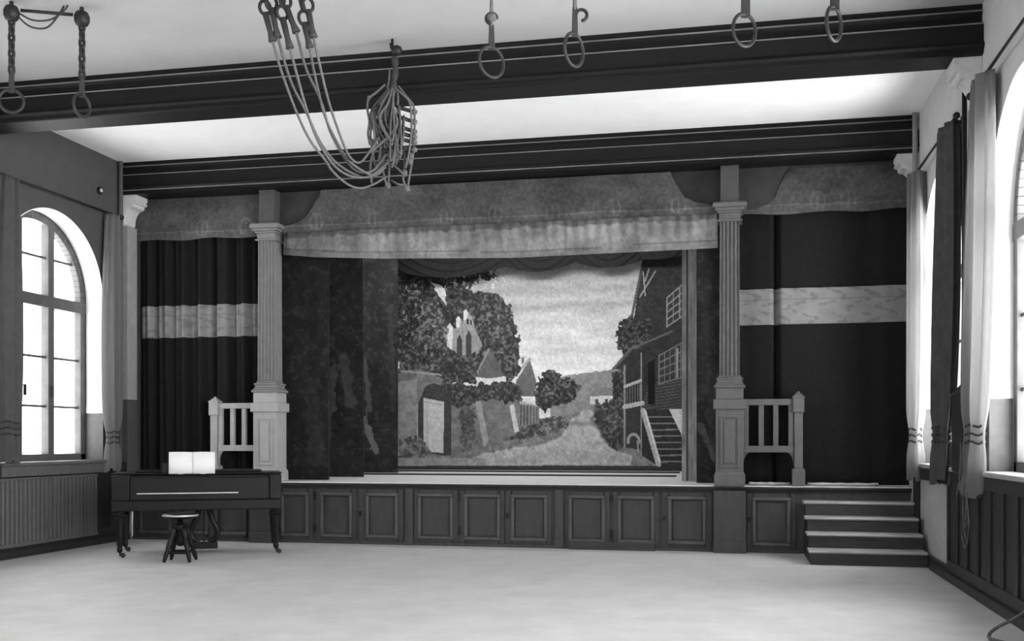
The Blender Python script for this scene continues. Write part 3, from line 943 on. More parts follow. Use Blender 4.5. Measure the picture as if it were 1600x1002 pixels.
    for k in range(6):
        v = np.where(near(x, y, (980 + 4 * k, 606 - 1.4 * k), (980 + 4 * k, 630 - k), 1.3), 110, v)
    for k in range(8):
        yy = 652 + 10 * k
        v = np.where(near(x, y, (1014 + 2.2 * k, yy), (1100, yy - 1), 2.2), 122, v)
    v = np.where(inside(x, y, [(1045, 639), (1100, 639), (1100, 720), (1066, 682)]), 196, v)
    v = np.where(near(x, y, (1005, 642), (1029, 726), 8), 168, v)
    v = np.where(near(x, y, (1008, 642), (1031, 722), 3), 210, v)
    wh = (np.abs(np.hypot((x - 990) / 0.8, y - 690) - 11) < 2.4) & (y < 694)
    v = np.where(wh, 150, v)
    v = np.where(near(x, y, (996, 690), (998, 708), 2.5), 140, v)
    v = v * (0.88 + 0.24 * fbm(x / 3.2, y / 3.2, 99)) + 16 * (vnoise(x / 1.6, y / 1.6, 98) - 0.5)
    v = np.clip(v, 12, 240)
    return np.array([lin(t) for t in range(256)])[np.clip(v, 0, 255).astype(int)] * K
def flat(name, x0, x1, z0, z1, Y, step, paint, label, cat, group=None, thick=0.03):
    nx, nz = max(2, int((x1 - x0) / step)), max(2, int((z1 - z0) / step))
    o = sheet(x0, x1, lambda x: z1, lambda x: z0, Y, lambda x, z: x * 0, nx, nz, paint).build(name, M['paint'], solid=thick, normals=False)
    return tag(o, label, cat, group)
YB = 16.8
xa, _ = on_y(612, 600, YB)
xb, _ = on_y(1078, 600, YB)
flat('backdrop', xa, xb, 0.885, 4.75, YB, 0.0105, backdrop_paint, 'large painted canvas of a village lane with gate, ruin and timber house at the back of the stage', 'backdrop', thick=0.01)
tag(MB().box(xa, xb, YB - 0.03, YB + 0.03, floor_z(YB) + 0.003, 0.885).build('backdrop_roller', M['dark'], bevel=0.01), 'dark wooden roller along the bottom edge of the painted village backdrop', 'roller')

def wing_paint(seed, base, streaks):
    def p(px, py, X, Z):
        x, y = px, py
        v = base * (0.72 + 0.6 * fbm(x / 14, y / 18, seed)) + 6 * (vnoise(x / 2.5, y / 2.5, seed + 1) - 0.5)
        f = fbm(x / 6, y / 6, seed + 4)
        v = np.where(f > 0.64, v * 1.35, v)
        for a, b, w, c in streaks:
            e = (fbm(x / 6, y / 9, seed + 9) - 0.5) * w
            v = np.where(near(x + e, y, a, b, w), c + 26 * (f - 0.5), v)
        return np.array([lin(t) for t in range(256)])[np.clip(v, 8, 250).astype(int)]
    return p
def wing(x0p, x1p, Y, seed, base, streaks, label, zt=4.7, xmin=None, xmax=None):
    x0 = on_y(x0p, 600, Y)[0] if xmin is None else xmin
    x1 = on_y(x1p, 600, Y)[0] if xmax is None else xmax
    return flat('scenery_wing', x0, x1, floor_z(Y) + 0.005, zt, Y, 0.018, wing_paint(seed, base, streaks), label, 'scenery', 'painted scenery wings', 0.03)
wing(420, 514, 13.45, 11, 36, [((487, 600), (495, 720), 22, 48)], 'nearly black painted wing behind the left stage column, foremost of the three on the left', xmin=-6.35)
wing(500, 568, 14.25, 12, 42, [((522, 575), (519, 640), 10, 74), ((535, 560), (548, 630), 16, 70), ((517, 600), (515, 735), 3, 70)], 'dark painted wing with faint pale trunk, middle one of the three on the left')
wing(555, 621.5, 15.6, 13, 40, [((570, 560), (578, 640), 8, 78), ((570, 655), (588, 705), 10, 104), ((578, 600), (572, 660), 4, 76), ((610, 480), (616, 640), 8, 54)], 'dark painted wing with pale trunk streaks, right beside the painted village backdrop')
# right side: a pale timber edge and a dark wing
def post_paint(px, py, X, Z):
    v = 150 + 44 * (fbm(px / 5, py / 30, 51) - 0.5) * 2 + 26 * (fbm(px / 3, py / 9, 52) - 0.5)
    v = np.where(np.abs(px - 1074) < 1.2, 70, v)
    return np.array([lin(t) for t in range(256)])[np.clip(v, 8, 250).astype(int)]
xp0, xp1 = on_y(1065.5, 600, 13.95)[0], on_y(1090, 600, 13.95)[0]
flat('scenery_post', xp0, xp1, floor_z(13.95) + 0.004, 4.7, 13.95, 0.012, post_paint, 'tall narrow pale timber post of stage scenery right of the painted house', 'scenery', thick=0.06)
wing(1086, 1180, 13.5, 14, 46, [((1092, 616), (1130, 590), 5, 60), ((1112, 590), (1128, 730), 26, 62), ((1094, 665), (1112, 706), 9, 84), ((1112, 706), (1116, 716), 8, 90)], 'dark painted wing between the timber post and the right stage column', xmin=on_y(1088.5, 600, 13.5)[0], xmax=0.6)

# swag curtain above the backdrop
YS = 16.45
sx = [on_y(p, 420, YS)[0] for p in (618, 790, 898, 1003, 1080)]
def swag_bottom(x):
    drop = [0.20, 0.165, 0.15, 0.05]
    for i in range(4):
        if sx[i] <= x <= sx[i + 1]:
            u = (x - sx[i]) / (sx[i + 1] - sx[i])
            base = np.interp(x, [sx[0], sx[1], sx[2], sx[3], sx[4]], [4.18, 4.20, 4.23, 4.23, 4.30])
            return float(base - 0.02 - drop[i] * math.sin(math.pi * u) * 0.75)
    return 4.3
def swag_wave(x, z):
    out = np.zeros_like(x)
    for i in range(4):
        m = (x >= sx[i]) & (x <= sx[i + 1])
        u = (x - sx[i]) / (sx[i + 1] - sx[i])
        arc = z + 0.35 * np.sin(math.pi * u) ** 1.0 + 0.06 * u
        out = np.where(m, -0.05 * np.sin(math.pi * u) + 0.012 * np.sin(arc * 44 + i) + 0.008 * np.sin(arc * 90 + 2 * i), out)
    return out
swg = tag(sheet(sx[0], sx[4], lambda x: 4.75, swag_bottom, YS, swag_wave, 260, 60).build('swag_curtain', M['swag'], smooth=True, solid=0.01, normals=False), 'dark draped swag curtain gathered in scallops above the painted backdrop', 'curtain')
for x in (sx[0] + 0.4, sx[2], sx[4] - 0.3):
    MB().tube([(x, YS, 4.72), (x, YS, CEIL)], 0.008, 6).build('hanging_line', M['rope'], swg)
# low battens across the raked floor
for i, Yb in enumerate((15.0, 16.1)):
    tag(MB().box(-5.9 + 0.25 * i, -0.75, Yb, Yb + 0.10, floor_z(Yb), floor_z(Yb) + 0.022).build('floor_batten', M['dark'], bevel=0.004),
        ['dark floor batten across the stage, the one nearer the front edge', 'dark floor batten across the stage, the one nearer the painted backdrop'][i], 'batten', 'battens on the stage floor')

# ---------------------------------------------------------------- square piano
AP = math.atan2(0.81, 1.57)
pn = thing('square_piano', (-6.92, 10.83, 0), 'dark wooden square piano on four tapered legs at the left of the hall', 'piano', rz=AP)
L, D = 1.77, 0.70
cs = MB()
x0, x1, y0, y1 = -0.09, L + 0.06, -0.07, D + 0.07
cs.box(x0, x1, y0 + 0.20, y1, 0.54, 0.955)                           # body
cs.box(x0, x1, y0, y0 + 0.21, 0.54, 0.66)                            # key bed
cs.box(x0, x0 + 0.20, y0, y0 + 0.21, 0.66, 0.955).box(x1 - 0.14, x1, y0, y0 + 0.21, 0.66, 0.955)   # cheeks
cs.build('case', M['piano'], pn, bevel=0.012, local=True)
MB().box(x0 + 0.20, x1 - 0.14, y0 + 0.02, y0 + 0.055, 0.66, 0.925).build('fallboard', M['piano'], pn, bevel=0.01, local=True)
MB().box(x0 + 0.28, x1 - 0.50, y0 + 0.012, y0 + 0.021, 0.735, 0.749).build('brass_strip', M['brass'], pn, bevel=0.003, local=True)
MB().box(x0 - 0.012, x1 + 0.012, y0 + 0.16, y1 + 0.012, 0.957, 0.977).build('lid', M['piano'], pn, bevel=0.008, local=True)
MB().box(x0 + 0.24, x1 - 0.22, y0 + 0.30, y1 - 0.02, 0.979, 1.0).build('lid_flap', M['piano'], pn, bevel=0.008, local=True)
MB().box(x0 + 0.55, x0 + 1.15, y0 + 0.165, y0 + 0.195, 0.955, 1.10).build('music_desk', M['piano'], pn, bevel=0.008, local=True)
def leg(px, py):
    prof = [(0.012, 0.055), (0.028, 0.07), (0.033, 0.10), (0.026, 0.125), (0.03, 0.14), (0.034, 0.16), (0.05, 0.42), (0.058, 0.46), (0.048, 0.475), (0.062, 0.49), (0.066, 0.505), (0.056, 0.52), (0.06, 0.54)]
    o = MB().lathe(prof, (px, py, 0), 8).build('leg', M['piano'], pn, local=True)
    ca = MB()
    ca.lathe([(0.014, 0.02), (0.018, 0.06)], (px + 0.01, py, 0), 10)
    n = 14
    ring = [(px + 0.035 + 0.028 * math.cos(2 * math.pi * k / n), 0.028 + 0.028 * math.sin(2 * math.pi * k / n)) for k in range(n)]
    ca.prism(ring, 'y', py - 0.014, py + 0.014)
    ca.build('caster', M['iron'], o, local=True)
for px in (0.0, L):
    for py in (0.0, D):
        leg(px, py)
ly = MB()
lx, lyy = 0.93, 0.33
for s in (-1, 1):
    arm = spline([(lx + s * 0.05, lyy, 0.54), (lx + s * 0.075, lyy, 0.47), (lx + s * 0.10, lyy, 0.38), (lx + s * 0.155, lyy, 0.27), (lx + s * 0.14, lyy, 0.18), (lx + s * 0.06, lyy, 0.12)], 6)
    ly.tube(arm, 0.036, 8)
ly.tube([(lx, lyy, 0.54), (lx, lyy, 0.13)], 0.009, 8)
ly.box(lx - 0.14, lx + 0.16, lyy - 0.06, lyy + 0.06, 0.05, 0.125)
lo = ly.build('pedal_lyre', M['piano'], pn, local=True, smooth=False)
for s in (-0.06, 0.05):
    MB().box(lx + s - 0.02, lx + s + 0.02, lyy - 0.16, lyy - 0.05, 0.06, 0.075).build('pedal', M['iron'], lo, local=True, bevel=0.005)

# open music on the desk
sm = thing('music_book', tuple(WORLD[pn.name] @ Vector((0.80, 0.10, 0.957))), 'open white music book standing on the piano', 'book', rz=AP)
for s, nm in ((-1, 'page'), (1, 'page')):
    P = []
    for j in range(2):
        row = []
        for k in range(11):
            u = k / 10
            row.append((s * 0.262 * u, -0.075 + 0.02 * math.sin(u * math.pi) * -1 + 0.055 * j, 0.003 + 0.262 * j + 0.004 * math.sin(3 * u)))
        P.append(row)
    MB().grid(P, 11, 2).build(nm, M['paper'], sm, local=True, smooth=True, solid=0.006)
MB().box(-0.27, 0.27, -0.096, -0.085, 0.0, 0.012).build('lower_edge', M['piano'], sm, local=True)

# stool
ts = thing('piano_stool', (-6.02, 10.60, 0), 'dark round piano stool with splayed turned legs in front of the piano', 'stool', rz=0.25)
MB().lathe([(0.15, 0.49), (0.185, 0.50), (0.195, 0.515), (0.195, 0.535), (0.18, 0.548), (0.05, 0.552)], (0, 0, 0), 32).build('seat', M['piano'], ts, local=True)
MB().lathe([(0.196, 0.517), (0.1975, 0.521), (0.1975, 0.531), (0.196, 0.535)], (0, 0, 0), 32).build('seat_rim', M['brass'], ts, local=True)
MB().lathe([(0.03, 0.18), (0.05, 0.22), (0.035, 0.26), (0.06, 0.36), (0.085, 0.37), (0.085, 0.42), (0.05, 0.43), (0.03, 0.44), (0.03, 0.49)], (0, 0, 0), 16).build('screw_post', M['piano'], ts, local=True, smooth=True)
for k in range(4):
    a = math.pi / 4 + k * math.pi / 2
    p0 = Vector((0.065 * math.cos(a), 0.065 * math.sin(a), 0.40))
    p1 = Vector((0.20 * math.cos(a), 0.20 * math.sin(a), 0.012))
    rr = [0.026, 0.032, 0.036, 0.024, 0.028, 0.032, 0.027, 0.022, 0.026, 0.022, 0.016]
    MB().tube([p0.lerp(p1, i / 10) for i in range(11)], rr, 10).build('leg', M['piano'], ts, local=True, smooth=True)
for k in range(4):
    a, b = math.pi / 4 + k * math.pi / 2, math.pi / 4 + (k + 1) * math.pi / 2
    r = 0.168
    MB().tube([(r * math.cos(a), r * math.sin(a), 0.115), (r * math.cos(b), r * math.sin(b), 0.115)], 0.013, 8).build('stretcher', M['piano'], ts, local=True)

# ---------------------------------------------------------------- radiator under the left window
rd = thing('radiator', (WL + 0.06, 11.18, 0), 'grey fluted radiator in the niche below the left window', 'radiator')
prof = []
ya, yb_, nf = 10.22, 12.14, 25
fl = []
for k in range(nf):
    p, q = ya + (yb_ - ya) * k / nf, ya + (yb_ - ya) * (k + 1) / nf
    w = q - p
    fl += [(WL + 0.035, p), (WL + 0.035, p + w * 0.2), (WL + 0.075, p + w * 0.35), (WL + 0.082, p + w * 0.55), (WL + 0.075, p + w * 0.8)]
fl += [(WL + 0.035, yb_), (WL + 0.012, yb_), (WL + 0.012, ya)]
MB().prism(fl, 'z', 0.17, 0.90).build('fluted_body', M['radiator'], rd)
MB().box(WL + 0.012, WL + 0.078, ya, yb_, 0.90, 0.925).build('top_rail', M['radiator'], rd, bevel=0.006)
MB().box(WL + 0.012, WL + 0.078, ya, yb_, 0.125, 0.17).build('bottom_rail', M['radiator'], rd, bevel=0.006)

# ---------------------------------------------------------------- curtain rods and window curtains
def rod(X, sg, c, label):
    t = thing('curtain_rod', (X + sg * 0.09, c, 4.38), label, 'curtain rod', 'curtain rods above the windows')
    xr = X + sg * 0.09
    MB().tube([(xr, c - 1.22, 4.38), (xr, c + 1.30, 4.38)], 0.013, 10).build('rod', M['iron'], t, smooth=True)
    for s in (-1.16, 1.22):
        b = MB()
        b.tube([(X, c + s, 4.36), (X + sg * 0.05, c + s, 4.352), (xr, c + s, 4.365)], 0.010, 8)
        b.lathe([(0.028, -0.03), (0.028, 0.03)], (X + sg * 0.012, c + s, 4.36), 10)
        b.build('bracket', M['iron'], t)
    for s in (-1.24, 1.31):
        MB().lathe([(0.006, -0.035), (0.028, -0.02), (0.034, 0), (0.028, 0.02), (0.006, 0.035)], (xr, c + s, 4.38), 12).build('finial', M['iron'], t, smooth=True)
rod(WR, -1, PITCH_R[0], 'thin dark curtain rod above the farther window on the right wall')
rod(WR, -1, PITCH_R[1], 'thin dark curtain rod above the nearer window on the right wall')
rod(WL, 1, PITCH_L[0], 'thin dark curtain rod above the left window')

def window_curtain(X, sg, yc, half, z1, label, seed, tie_z, flare=0.0, lean=0.0, matl='wcurtain', narrow=0.62):
    """a drawn-back curtain: gathered cloth with deep folds lofted down the wall, tied low with cords"""
    zt = 4.365
    t = thing('window_curtain', (X + sg * 0.10, yc, z1), label, 'curtain', 'drawn window curtains')
    n, m = 96, 40
    P = []
    rng = random.Random(seed)
    ph = [rng.uniform(0, 6.28) for _ in range(4)]
    for j in range(m):
        s = j / (m - 1)
        z = zt + (z1 - zt) * s
        h = half * (0.55 + 0.42 * math.sin(math.pi * min(1.0, s * 0.95)) + 0.05 * s)
        g = math.exp(-((z - tie_z) / 0.16) ** 2)
        h *= 1 - (1 - narrow) * g
        dep = 0.062 * (1 - 0.3 * g)
        row = []
        for k in range(n + 1):
            a = 2 * math.pi * k / n
            lob = 1 + 0.55 * math.sin(9 * a + ph[0] + 0.5 * s) + 0.16 * math.sin(14 * a + ph[1] - 1.2 * s)
            row.append((X + sg * (0.092 + dep * math.sin(a) * lob), yc + lean * s + h * math.cos(a) * (1 + 0.10 * math.sin(5 * a + ph[2] + s)), z + (0.03 * math.sin(3 * a + ph[3]) if j == m - 1 else 0)))
        P.append(row)
    mb = MB().grid(P, n + 1, m)
    i = len(mb.v)
    mb.f.append(tuple(range(n)))
    mb.build('cloth', M[matl], t, smooth=True)
    for dz in (-0.07, 0.0, 0.07):
        pts = []
        s_t = (zt - tie_z) / (zt - z1)
        h = half * (0.55 + 0.42 * math.sin(math.pi * min(1.0, s_t * 0.95)) + 0.05 * s_t) * narrow
        for k in range(20):
            a = 2 * math.pi * k / 20
            pts.append((X + sg * (0.092 + 0.064 * math.sin(a)), yc + lean * (zt - tie_z) / (zt - z1) + (h + 0.012) * math.cos(a), tie_z + dz + 0.012 * math.sin(a * 4)))
        MB().tube(pts, 0.010, 6, closed=True).build('tie_cord', M['leather'], t, smooth=True)
    return t
window_curtain(WR, -1, 12.34, 0.29, 0.93, 'pale narrow curtain on the stage side of the farther right window', 1, 1.42, matl='thin_curtain', lean=0.10)
window_curtain(WR, -1, 10.60, 0.50, 0.95, 'dark grey curtain at the farther right window, left of the wall pole', 2, 1.42, matl='thick_curtain', lean=0.40, narrow=0.8)
wcn = window_curtain(WR, -1, 9.20, 0.40, 0.90, 'pale curtain with long cords on the far side of the nearer right window', 3, 1.42, lean=0.40, matl='thin_curtain', narrow=0.8)
cord = MB()
cx = WR - 0.17
cord.tube(spline([(cx, 9.48, 1.0), (cx, 9.46, 0.75), (cx, 9.55, 0.60), (cx, 9.44, 0.52), (cx, 9.36, 0.66), (cx, 9.45, 0.86), (cx, 9.52, 0.62), (cx, 9.63, 0.55), (cx, 9.52, 0.44), (cx, 9.40, 0.52)], 8), 0.006, 6)
cord.tube(spline([(cx, 9.56, 1.0), (cx, 9.60, 0.74), (cx, 9.52, 0.63), (cx, 9.40, 0.70), (cx, 9.46, 0.98)], 8), 0.006, 6)
cord.tube(spline([(cx - 0.02, 9.58, 1.35), (cx - 0.02, 9.62, 1.05), (cx - 0.01, 9.80, 0.88)], 8), 0.008, 6)
cord.build('pull_cord', M['rope'], wcn, smooth=True)
window_curtain(WL, 1, 12.44, 0.20, 0.96, 'gathered curtain right of the left window, beside the stage', 4, 1.40, matl='thin_curtain')
window_curtain(WL, 1, 10.40, 0.26, 1.12, 'dark drawn curtain covering the left edge of the left window', 6, 1.5, narrow=0.95)

# pole and dark box on the pier between the right windows
tag(MB().tube([(WR - 0.04, 10.17, 1.95), (WR - 0.04, 10.17, 4.60)], 0.022, 10).build('wall_pole', M['iron'], smooth=True), 'thin dark vertical pole on the pier between the right windows', 'pole')
bx = thing('wall_box', (WR - 0.07, 10.08, 1.07), 'narrow dark wooden box with sloping lid on the pier between the right windows', 'box')
MB().box(WR - 0.13, WR - 0.002, 9.86, 10.28, 1.075, 1.78).build('box_body', M['wood'], bx, bevel=0.006)
MB().prism([(WR - 0.15, 1.78), (WR - 0.001, 1.93), (WR - 0.001, 1.80), (WR - 0.14, 1.78)], 'y', 9.84, 10.30).build('lid', M['wood'], bx)
# small round plug on the left wall
o = MB()
o.tube([(WL, 12.28, 4.66), (WL + 0.03, 12.28, 4.66)], 0.05, 16)
pl = o.build('round_wall_plug', M['iron'])
tag(pl, 'small round dark plug high on the left wall above the curtain', 'wall plug')
MB().tube([(WL + 0.03, 12.28, 4.66), (WL + 0.04, 12.28, 4.66)], 0.025, 12).build('plug_centre', M['hem'], pl)
# a rope end lying on the floor at the right
rp = MB()
rp.tube(spline([(2.0, 7.2, 0.42), (1.93, 7.55, 0.20), (1.80, 7.7, 0.07), (1.74, 7.62, 0.02), (1.80, 7.45, 0.018), (1.90, 7.25, 0.018)], 8), 0.012, 8)
tag(rp.build('rope_end', M['rope'], smooth=True), 'grey end of a rope on the floor by the right wall, at the picture corner', 'rope')

# ---------------------------------------------------------------- gymnastic gear under the ceiling
CAMR = Vector((CS, SN, 0))      # along the picture plane, used only for turning rings
def gym_ring(px, py, z, w, h, tilt, label, strap_to, strap_w, chain=False, matl='ringwood'):
    """a ring hanging from a strap; z its centre height"""
    d = F_PX * (z - EYE) / (HORIZON - py)
    c = at_d(px, py, d)
    t = thing('gymnastic_ring', tuple(c), label, 'gymnastic ring', 'gymnastic rings under the ceiling')
    R = h / 2
    yaw = math.acos(max(-1, min(1, w / h)))
    u = Vector((math.cos(YAW + yaw), math.sin(YAW + yaw), 0))
    up = Vector((math.sin(tilt) * u.x, math.sin(tilt) * u.y, math.cos(tilt)))
    pts = [c + u * (R * math.cos(2 * math.pi * k / 40)) + up * (R * math.sin(2 * math.pi * k / 40)) for k in range(40)]
    MB().tube(pts, 0.013, 10, closed=True).build('ring', M[matl], t, smooth=True)
    top = c + up * R
    # leather strap sleeve round the ring
    s = MB()
    e = top + Vector((0, 0, strap_to))
    wv = CAMR * strap_w
    n = Vector((-SN, CS, 0)) * 0.012
    a, b = top - Vector((0, 0, 0.025)), e
    vs_ = []
    for q, f_ in ((a, 1.0), (a.lerp(b, 0.5), 0.9), (b, 0.75)):
        vs_ += [q - wv * f_ - n, q + wv * f_ - n, q + wv * f_ + n, q - wv * f_ + n]
    s.v += [tuple(q) for q in vs_]
    for r in (0, 4):
        s.f += [(r, r + 1, r + 5, r + 4), (r + 1, r + 2, r + 6, r + 5), (r + 2, r + 3, r + 7, r + 6), (r + 3, r, r + 4, r + 7)]
    s.f += [(0, 3, 2, 1), (8, 9, 10, 11)]
    s.build('strap', M['leather'], t, bevel=0.004)
    return t, e, c

def rope_up(t, e, r=0.014, matl='rope', top=CEIL):
    MB().tube([e - Vector((0, 0, 0.02)), (e.x, e.y, top)], r, 8).build('rope', M[matl], t, smooth=True)
def hook_part(t, p, s, side=1, matl='iron', name='hook'):
    a = p
    pts = []
    for k in range(12):
        w = -math.pi * 0.5 + 1.5 * math.pi * k / 11
        pts.append(a + CAMR * (side * (0.035 * math.cos(w)) * s) + Vector((0, 0, 0.035 * math.sin(w) * s)))
    MB().tube(pts, 0.011 * s, 8).build(name, M[matl], t, smooth=True)

r1, e1, c1 = gym_ring(768, 97, 4.31, 0.185, 0.235, 0.0, 'wooden ring hanging in front of the beam just right of the rope ladder bundle', 0.17, 0.026)
rope_up(r1, e1, 0.014); hook_part(r1, e1 + Vector((0, 0, 0.05)), 1.2, -1)
MB().lathe([(0.01, -0.03), (0.035, -0.02), (0.04, 0), (0.035, 0.02), (0.01, 0.03)], tuple(e1 + Vector((0, 0, 0.06))), 12).build('knot', M['rope'], r1, smooth=True)
r2, e2, c2 = gym_ring(897, 78, 4.31, 0.15, 0.25, 0.08, 'wooden ring turned half sideways with a curled hook, second from the rope ladder bundle', 0.20, 0.024)
rope_up(r2, e2, 0.016); hook_part(r2, e2 + CAMR * 0.05 - Vector((0, 0, 0.06)), 1.2, 1)
MB().lathe([(0.01, -0.04), (0.03, -0.02), (0.032, 0), (0.03, 0.02), (0.01, 0.04)], tuple(e2 + Vector((0, 0, 0.09))), 12).build('knot', M['rope'], r2, smooth=True)
r3, e3, c3 = gym_ring(1163, 47, 4.31, 0.19, 0.235, 0.12, 'wooden ring on a broad strap, left one of the pair at the upper right', 0.75, 0.032)
r4, e4, c4 = gym_ring(1303, 37, 4.31, 0.16, 0.245, 0.12, 'wooden ring on a broad strap, rightmost of all the hanging rings', 0.70, 0.032)
for t_, e_ in ((r3, e3), (r4, e4)):
    rope_up(t_, e_)

def link_chain(t, p0, p1, n, w=0.030, matl='iron'):
    p0, p1 = Vector(p0), Vector(p1)
    for k in range(n):
        c = p0.lerp(p1, (k + 0.5) / n)
        hgt = (p1 - p0).length / n * 0.66
        ax = CAMR if k % 2 == 0 else Vector((-SN, CS, 0))
        ax = (ax + 0.35 * Vector((-SN, CS, 0)) * (1 if k % 2 == 0 else 0) + 0.5 * CAMR * (k % 2)).normalized()
        pts = [c + ax * (w * math.cos(2 * math.pi * q / 16)) + Vector((0, 0, hgt * math.sin(2 * math.pi * q / 16))) for q in range(16)]
        MB().tube(pts, 0.014, 6, closed=True).build('chain_link', M[matl], t, smooth=True)
pul = []
for px, py, w, tl, lab in ((18, 158, 0.185, 0.0, 'wooden ring on a chain and leather strap at the far left edge under the ceiling'),
                           (128, 165, 0.07, 0.0, 'wooden ring seen nearly edge-on, hanging on a chain right of the leftmost ring')):
    t, e, c = gym_ring(px, py, 4.30, w, 0.195, tl, lab, 0.17, 0.024)
    top = Vector((e.x, e.y, 5.02))
    link_chain(t, e - Vector((0, 0, 0.03)), top, 7, 0.017)
    MB().lathe([(0.012, -0.075), (0.05, -0.055), (0.066, -0.02), (0.066, 0.02), (0.05, 0.055), (0.012, 0.075)], (e.x, e.y, 5.06), 16).build('pulley', M['iron'], t, smooth=True)
    MB().tube([(e.x, e.y, 5.10), (e.x, e.y, CEIL)], 0.018, 8).build('ceiling_eye', M['iron'], t)
    pul.append(Vector((e.x, e.y, 5.09)))
tb = MB().tube([pul[0].lerp(pul[1], 0.13), pul[0].lerp(pul[1], 0.87)], 0.015, 8)
lp = spline([pul[0] + Vector((0.02, 0, -0.02)), pul[0].lerp(pul[1], 0.25) + Vector((0, 0, -0.13)), pul[0].lerp(pul[1], 0.5) + Vector((0, 0, -0.13)), pul[0].lerp(pul[1], 0.68) + Vector((0, 0, 0.0)), pul[0].lerp(pul[1], 0.74) + Vector((0, 0, 0.07))], 8)
tb2 = spline([pul[0] + Vector((0.02, 0, 0.0)), pul[0].lerp(pul[1], 0.3) + Vector((0, -0.02, -0.08)), pul[0].lerp(pul[1], 0.55) + Vector((0, -0.02, -0.07)), pul[0].lerp(pul[1], 0.73) + Vector((0, -0.02, 0.0)), pul[0].lerp(pul[1], 0.82) + Vector((0, -0.02, 0.07))], 8)
bo = tb.build('spreader_bar', M['iron'], smooth=True)
tag(bo, 'dark bar between the two left ring pulleys with slack cords looped on it', 'bar')
MB().tube(lp, 0.008, 6).build('cord', M['leather'], bo, smooth=True)
MB().tube(tb2, 0.008, 6).build('cord', M['leather'], bo, smooth=True)

# giant stride: swivel head at the ceiling, six ropes on hooks swept over to the ladder bundle
DH = 7.8
gs = thing('giant_stride', tuple(at_d(452, -80, DH)), 'six gym ropes on iron hooks sweeping down to the rope ladder bundle', 'gym apparatus')
hd = at_d(452, -70, DH)
MB().lathe([(0.05, -0.10), (0.17, -0.09), (0.19, -0.06), (0.19, -0.03), (0.06, -0.01), (0.06, 0.11)], (hd.x, hd.y, CEIL - 0.13), 24).build('swivel_head', M['iron'], gs, smooth=False)
ROPES = [[(426, 64), (441, 115), (465, 179), (485, 220), (508, 250), (520, 268), (543, 288), (562, 294), (582, 289), (604, 276)],
         [(434, 59), (455, 128), (479, 176), (501, 223), (523, 252), (549, 270), (575, 277), (602, 262)],
         [(453, 75), (473, 150), (490, 204), (508, 240), (530, 266), (556, 277), (580, 274), (600, 255)],
         [(463, 50), (479, 109), (501, 156), (517, 208), (540, 249), (559, 268), (580, 268), (598, 250)],
         [(484, 74), (492, 118), (508, 182), (527, 223), (546, 252), (572, 270), (584, 272), (605, 255)],
         [(490, 58), (508, 137), (520, 179), (540, 233), (552, 251), (564, 253), (578, 236), (592, 215)]]
DB = 9.72
HOOKS = [(414, 12, 8), (424, 5, 7), (441, 20, 8), (446, 2, 6), (475, 28, 8), (481, 8, 8)]
for R_, (hx, hy, hr) in zip(ROPES, HOOKS):
    n = len(R_)
    pts = [at_d(x, y, DH + (DB - DH) * (k / (n - 1)) ** 1.1) for k, (x, y) in enumerate(R_)]
    sp = spline(pts, 8)
    rp_ = MB().tube(sp, 0.0105, 7).build('rope', M['rope'], gs, smooth=True)
    a = pts[0]
    b = at_d(hx, hy + 6, DH)
    MB().tube([a + (a - b) * 0.02, a, a.lerp(b, 0.12), a.lerp(b, 0.3), a.lerp(b, 0.95)], [0.014, 0.034, 0.028, 0.022, 0.026], 8).build('leather_sleeve', M['leather'], rp_, smooth=True)
    c = at_d(hx, hy, DH)
    ring = [c + CAMR * (0.036 * math.cos(2 * math.pi * q / 18)) + Vector((0, 0, 0.052 * math.sin(2 * math.pi * q / 18))) + Vector((-SN, CS, 0)) * (0.02 * math.cos(2 * math.pi * q / 18)) for q in range(18)]
    MB().tube(ring, 0.013, 8, closed=True).build('hook', M['iron'], rp_, smooth=True)
    MB().tube([c + Vector((0, 0, 0.05)), hd + (c - hd) * 0.18], 0.022, 8).build('hook_shank', M['iron'], rp_, smooth=True)

# bundled rope ladders on a hook in the ceiling
rng = random.Random(12)
DL = 9.80
rl = thing('rope_ladder', tuple(at_d(613, 190, DL)), 'tangled bundle of rope ladders hung up in front of the beam', 'rope ladder')
def B(x, y, off=0.0):
    return at_d(x, y, DL + off)
hk = MB()
tp = B(613, 70)
hk.tube([(tp.x, tp.y, CEIL), tuple(tp + Vector((0, 0, -0.04))), tuple(B(616, 90)), tuple(B(614, 100))], 0.014, 8)
hk.tube([B(613, 72), B(611, 68), B(612, 76)], 0.016, 8)
hk.build('hook', M['iron'], rl, smooth=True)
MB().lathe([(0.01, -0.05), (0.045, -0.03), (0.055, 0), (0.045, 0.03), (0.01, 0.05)], tuple(B(620, 79)), 14).build('pulley', M['iron'], rl, smooth=True)
MB().tube(spline([B(616, 88), B(618, 105), B(616, 125), B(614, 140)], 4), [0.02, 0.03, 0.034, 0.034] * 3 + [0.03], 8).build('strap', M['leather'], rl, smooth=True)
def rope_part(pts, r=0.011):
    MB().tube(spline(pts, 6), r, 6).build('side_rope', M['rope'], rl, smooth=True)
rope_part([B(609, 108), B(608, 125), B(606, 138), B(612, 146)], 0.010)
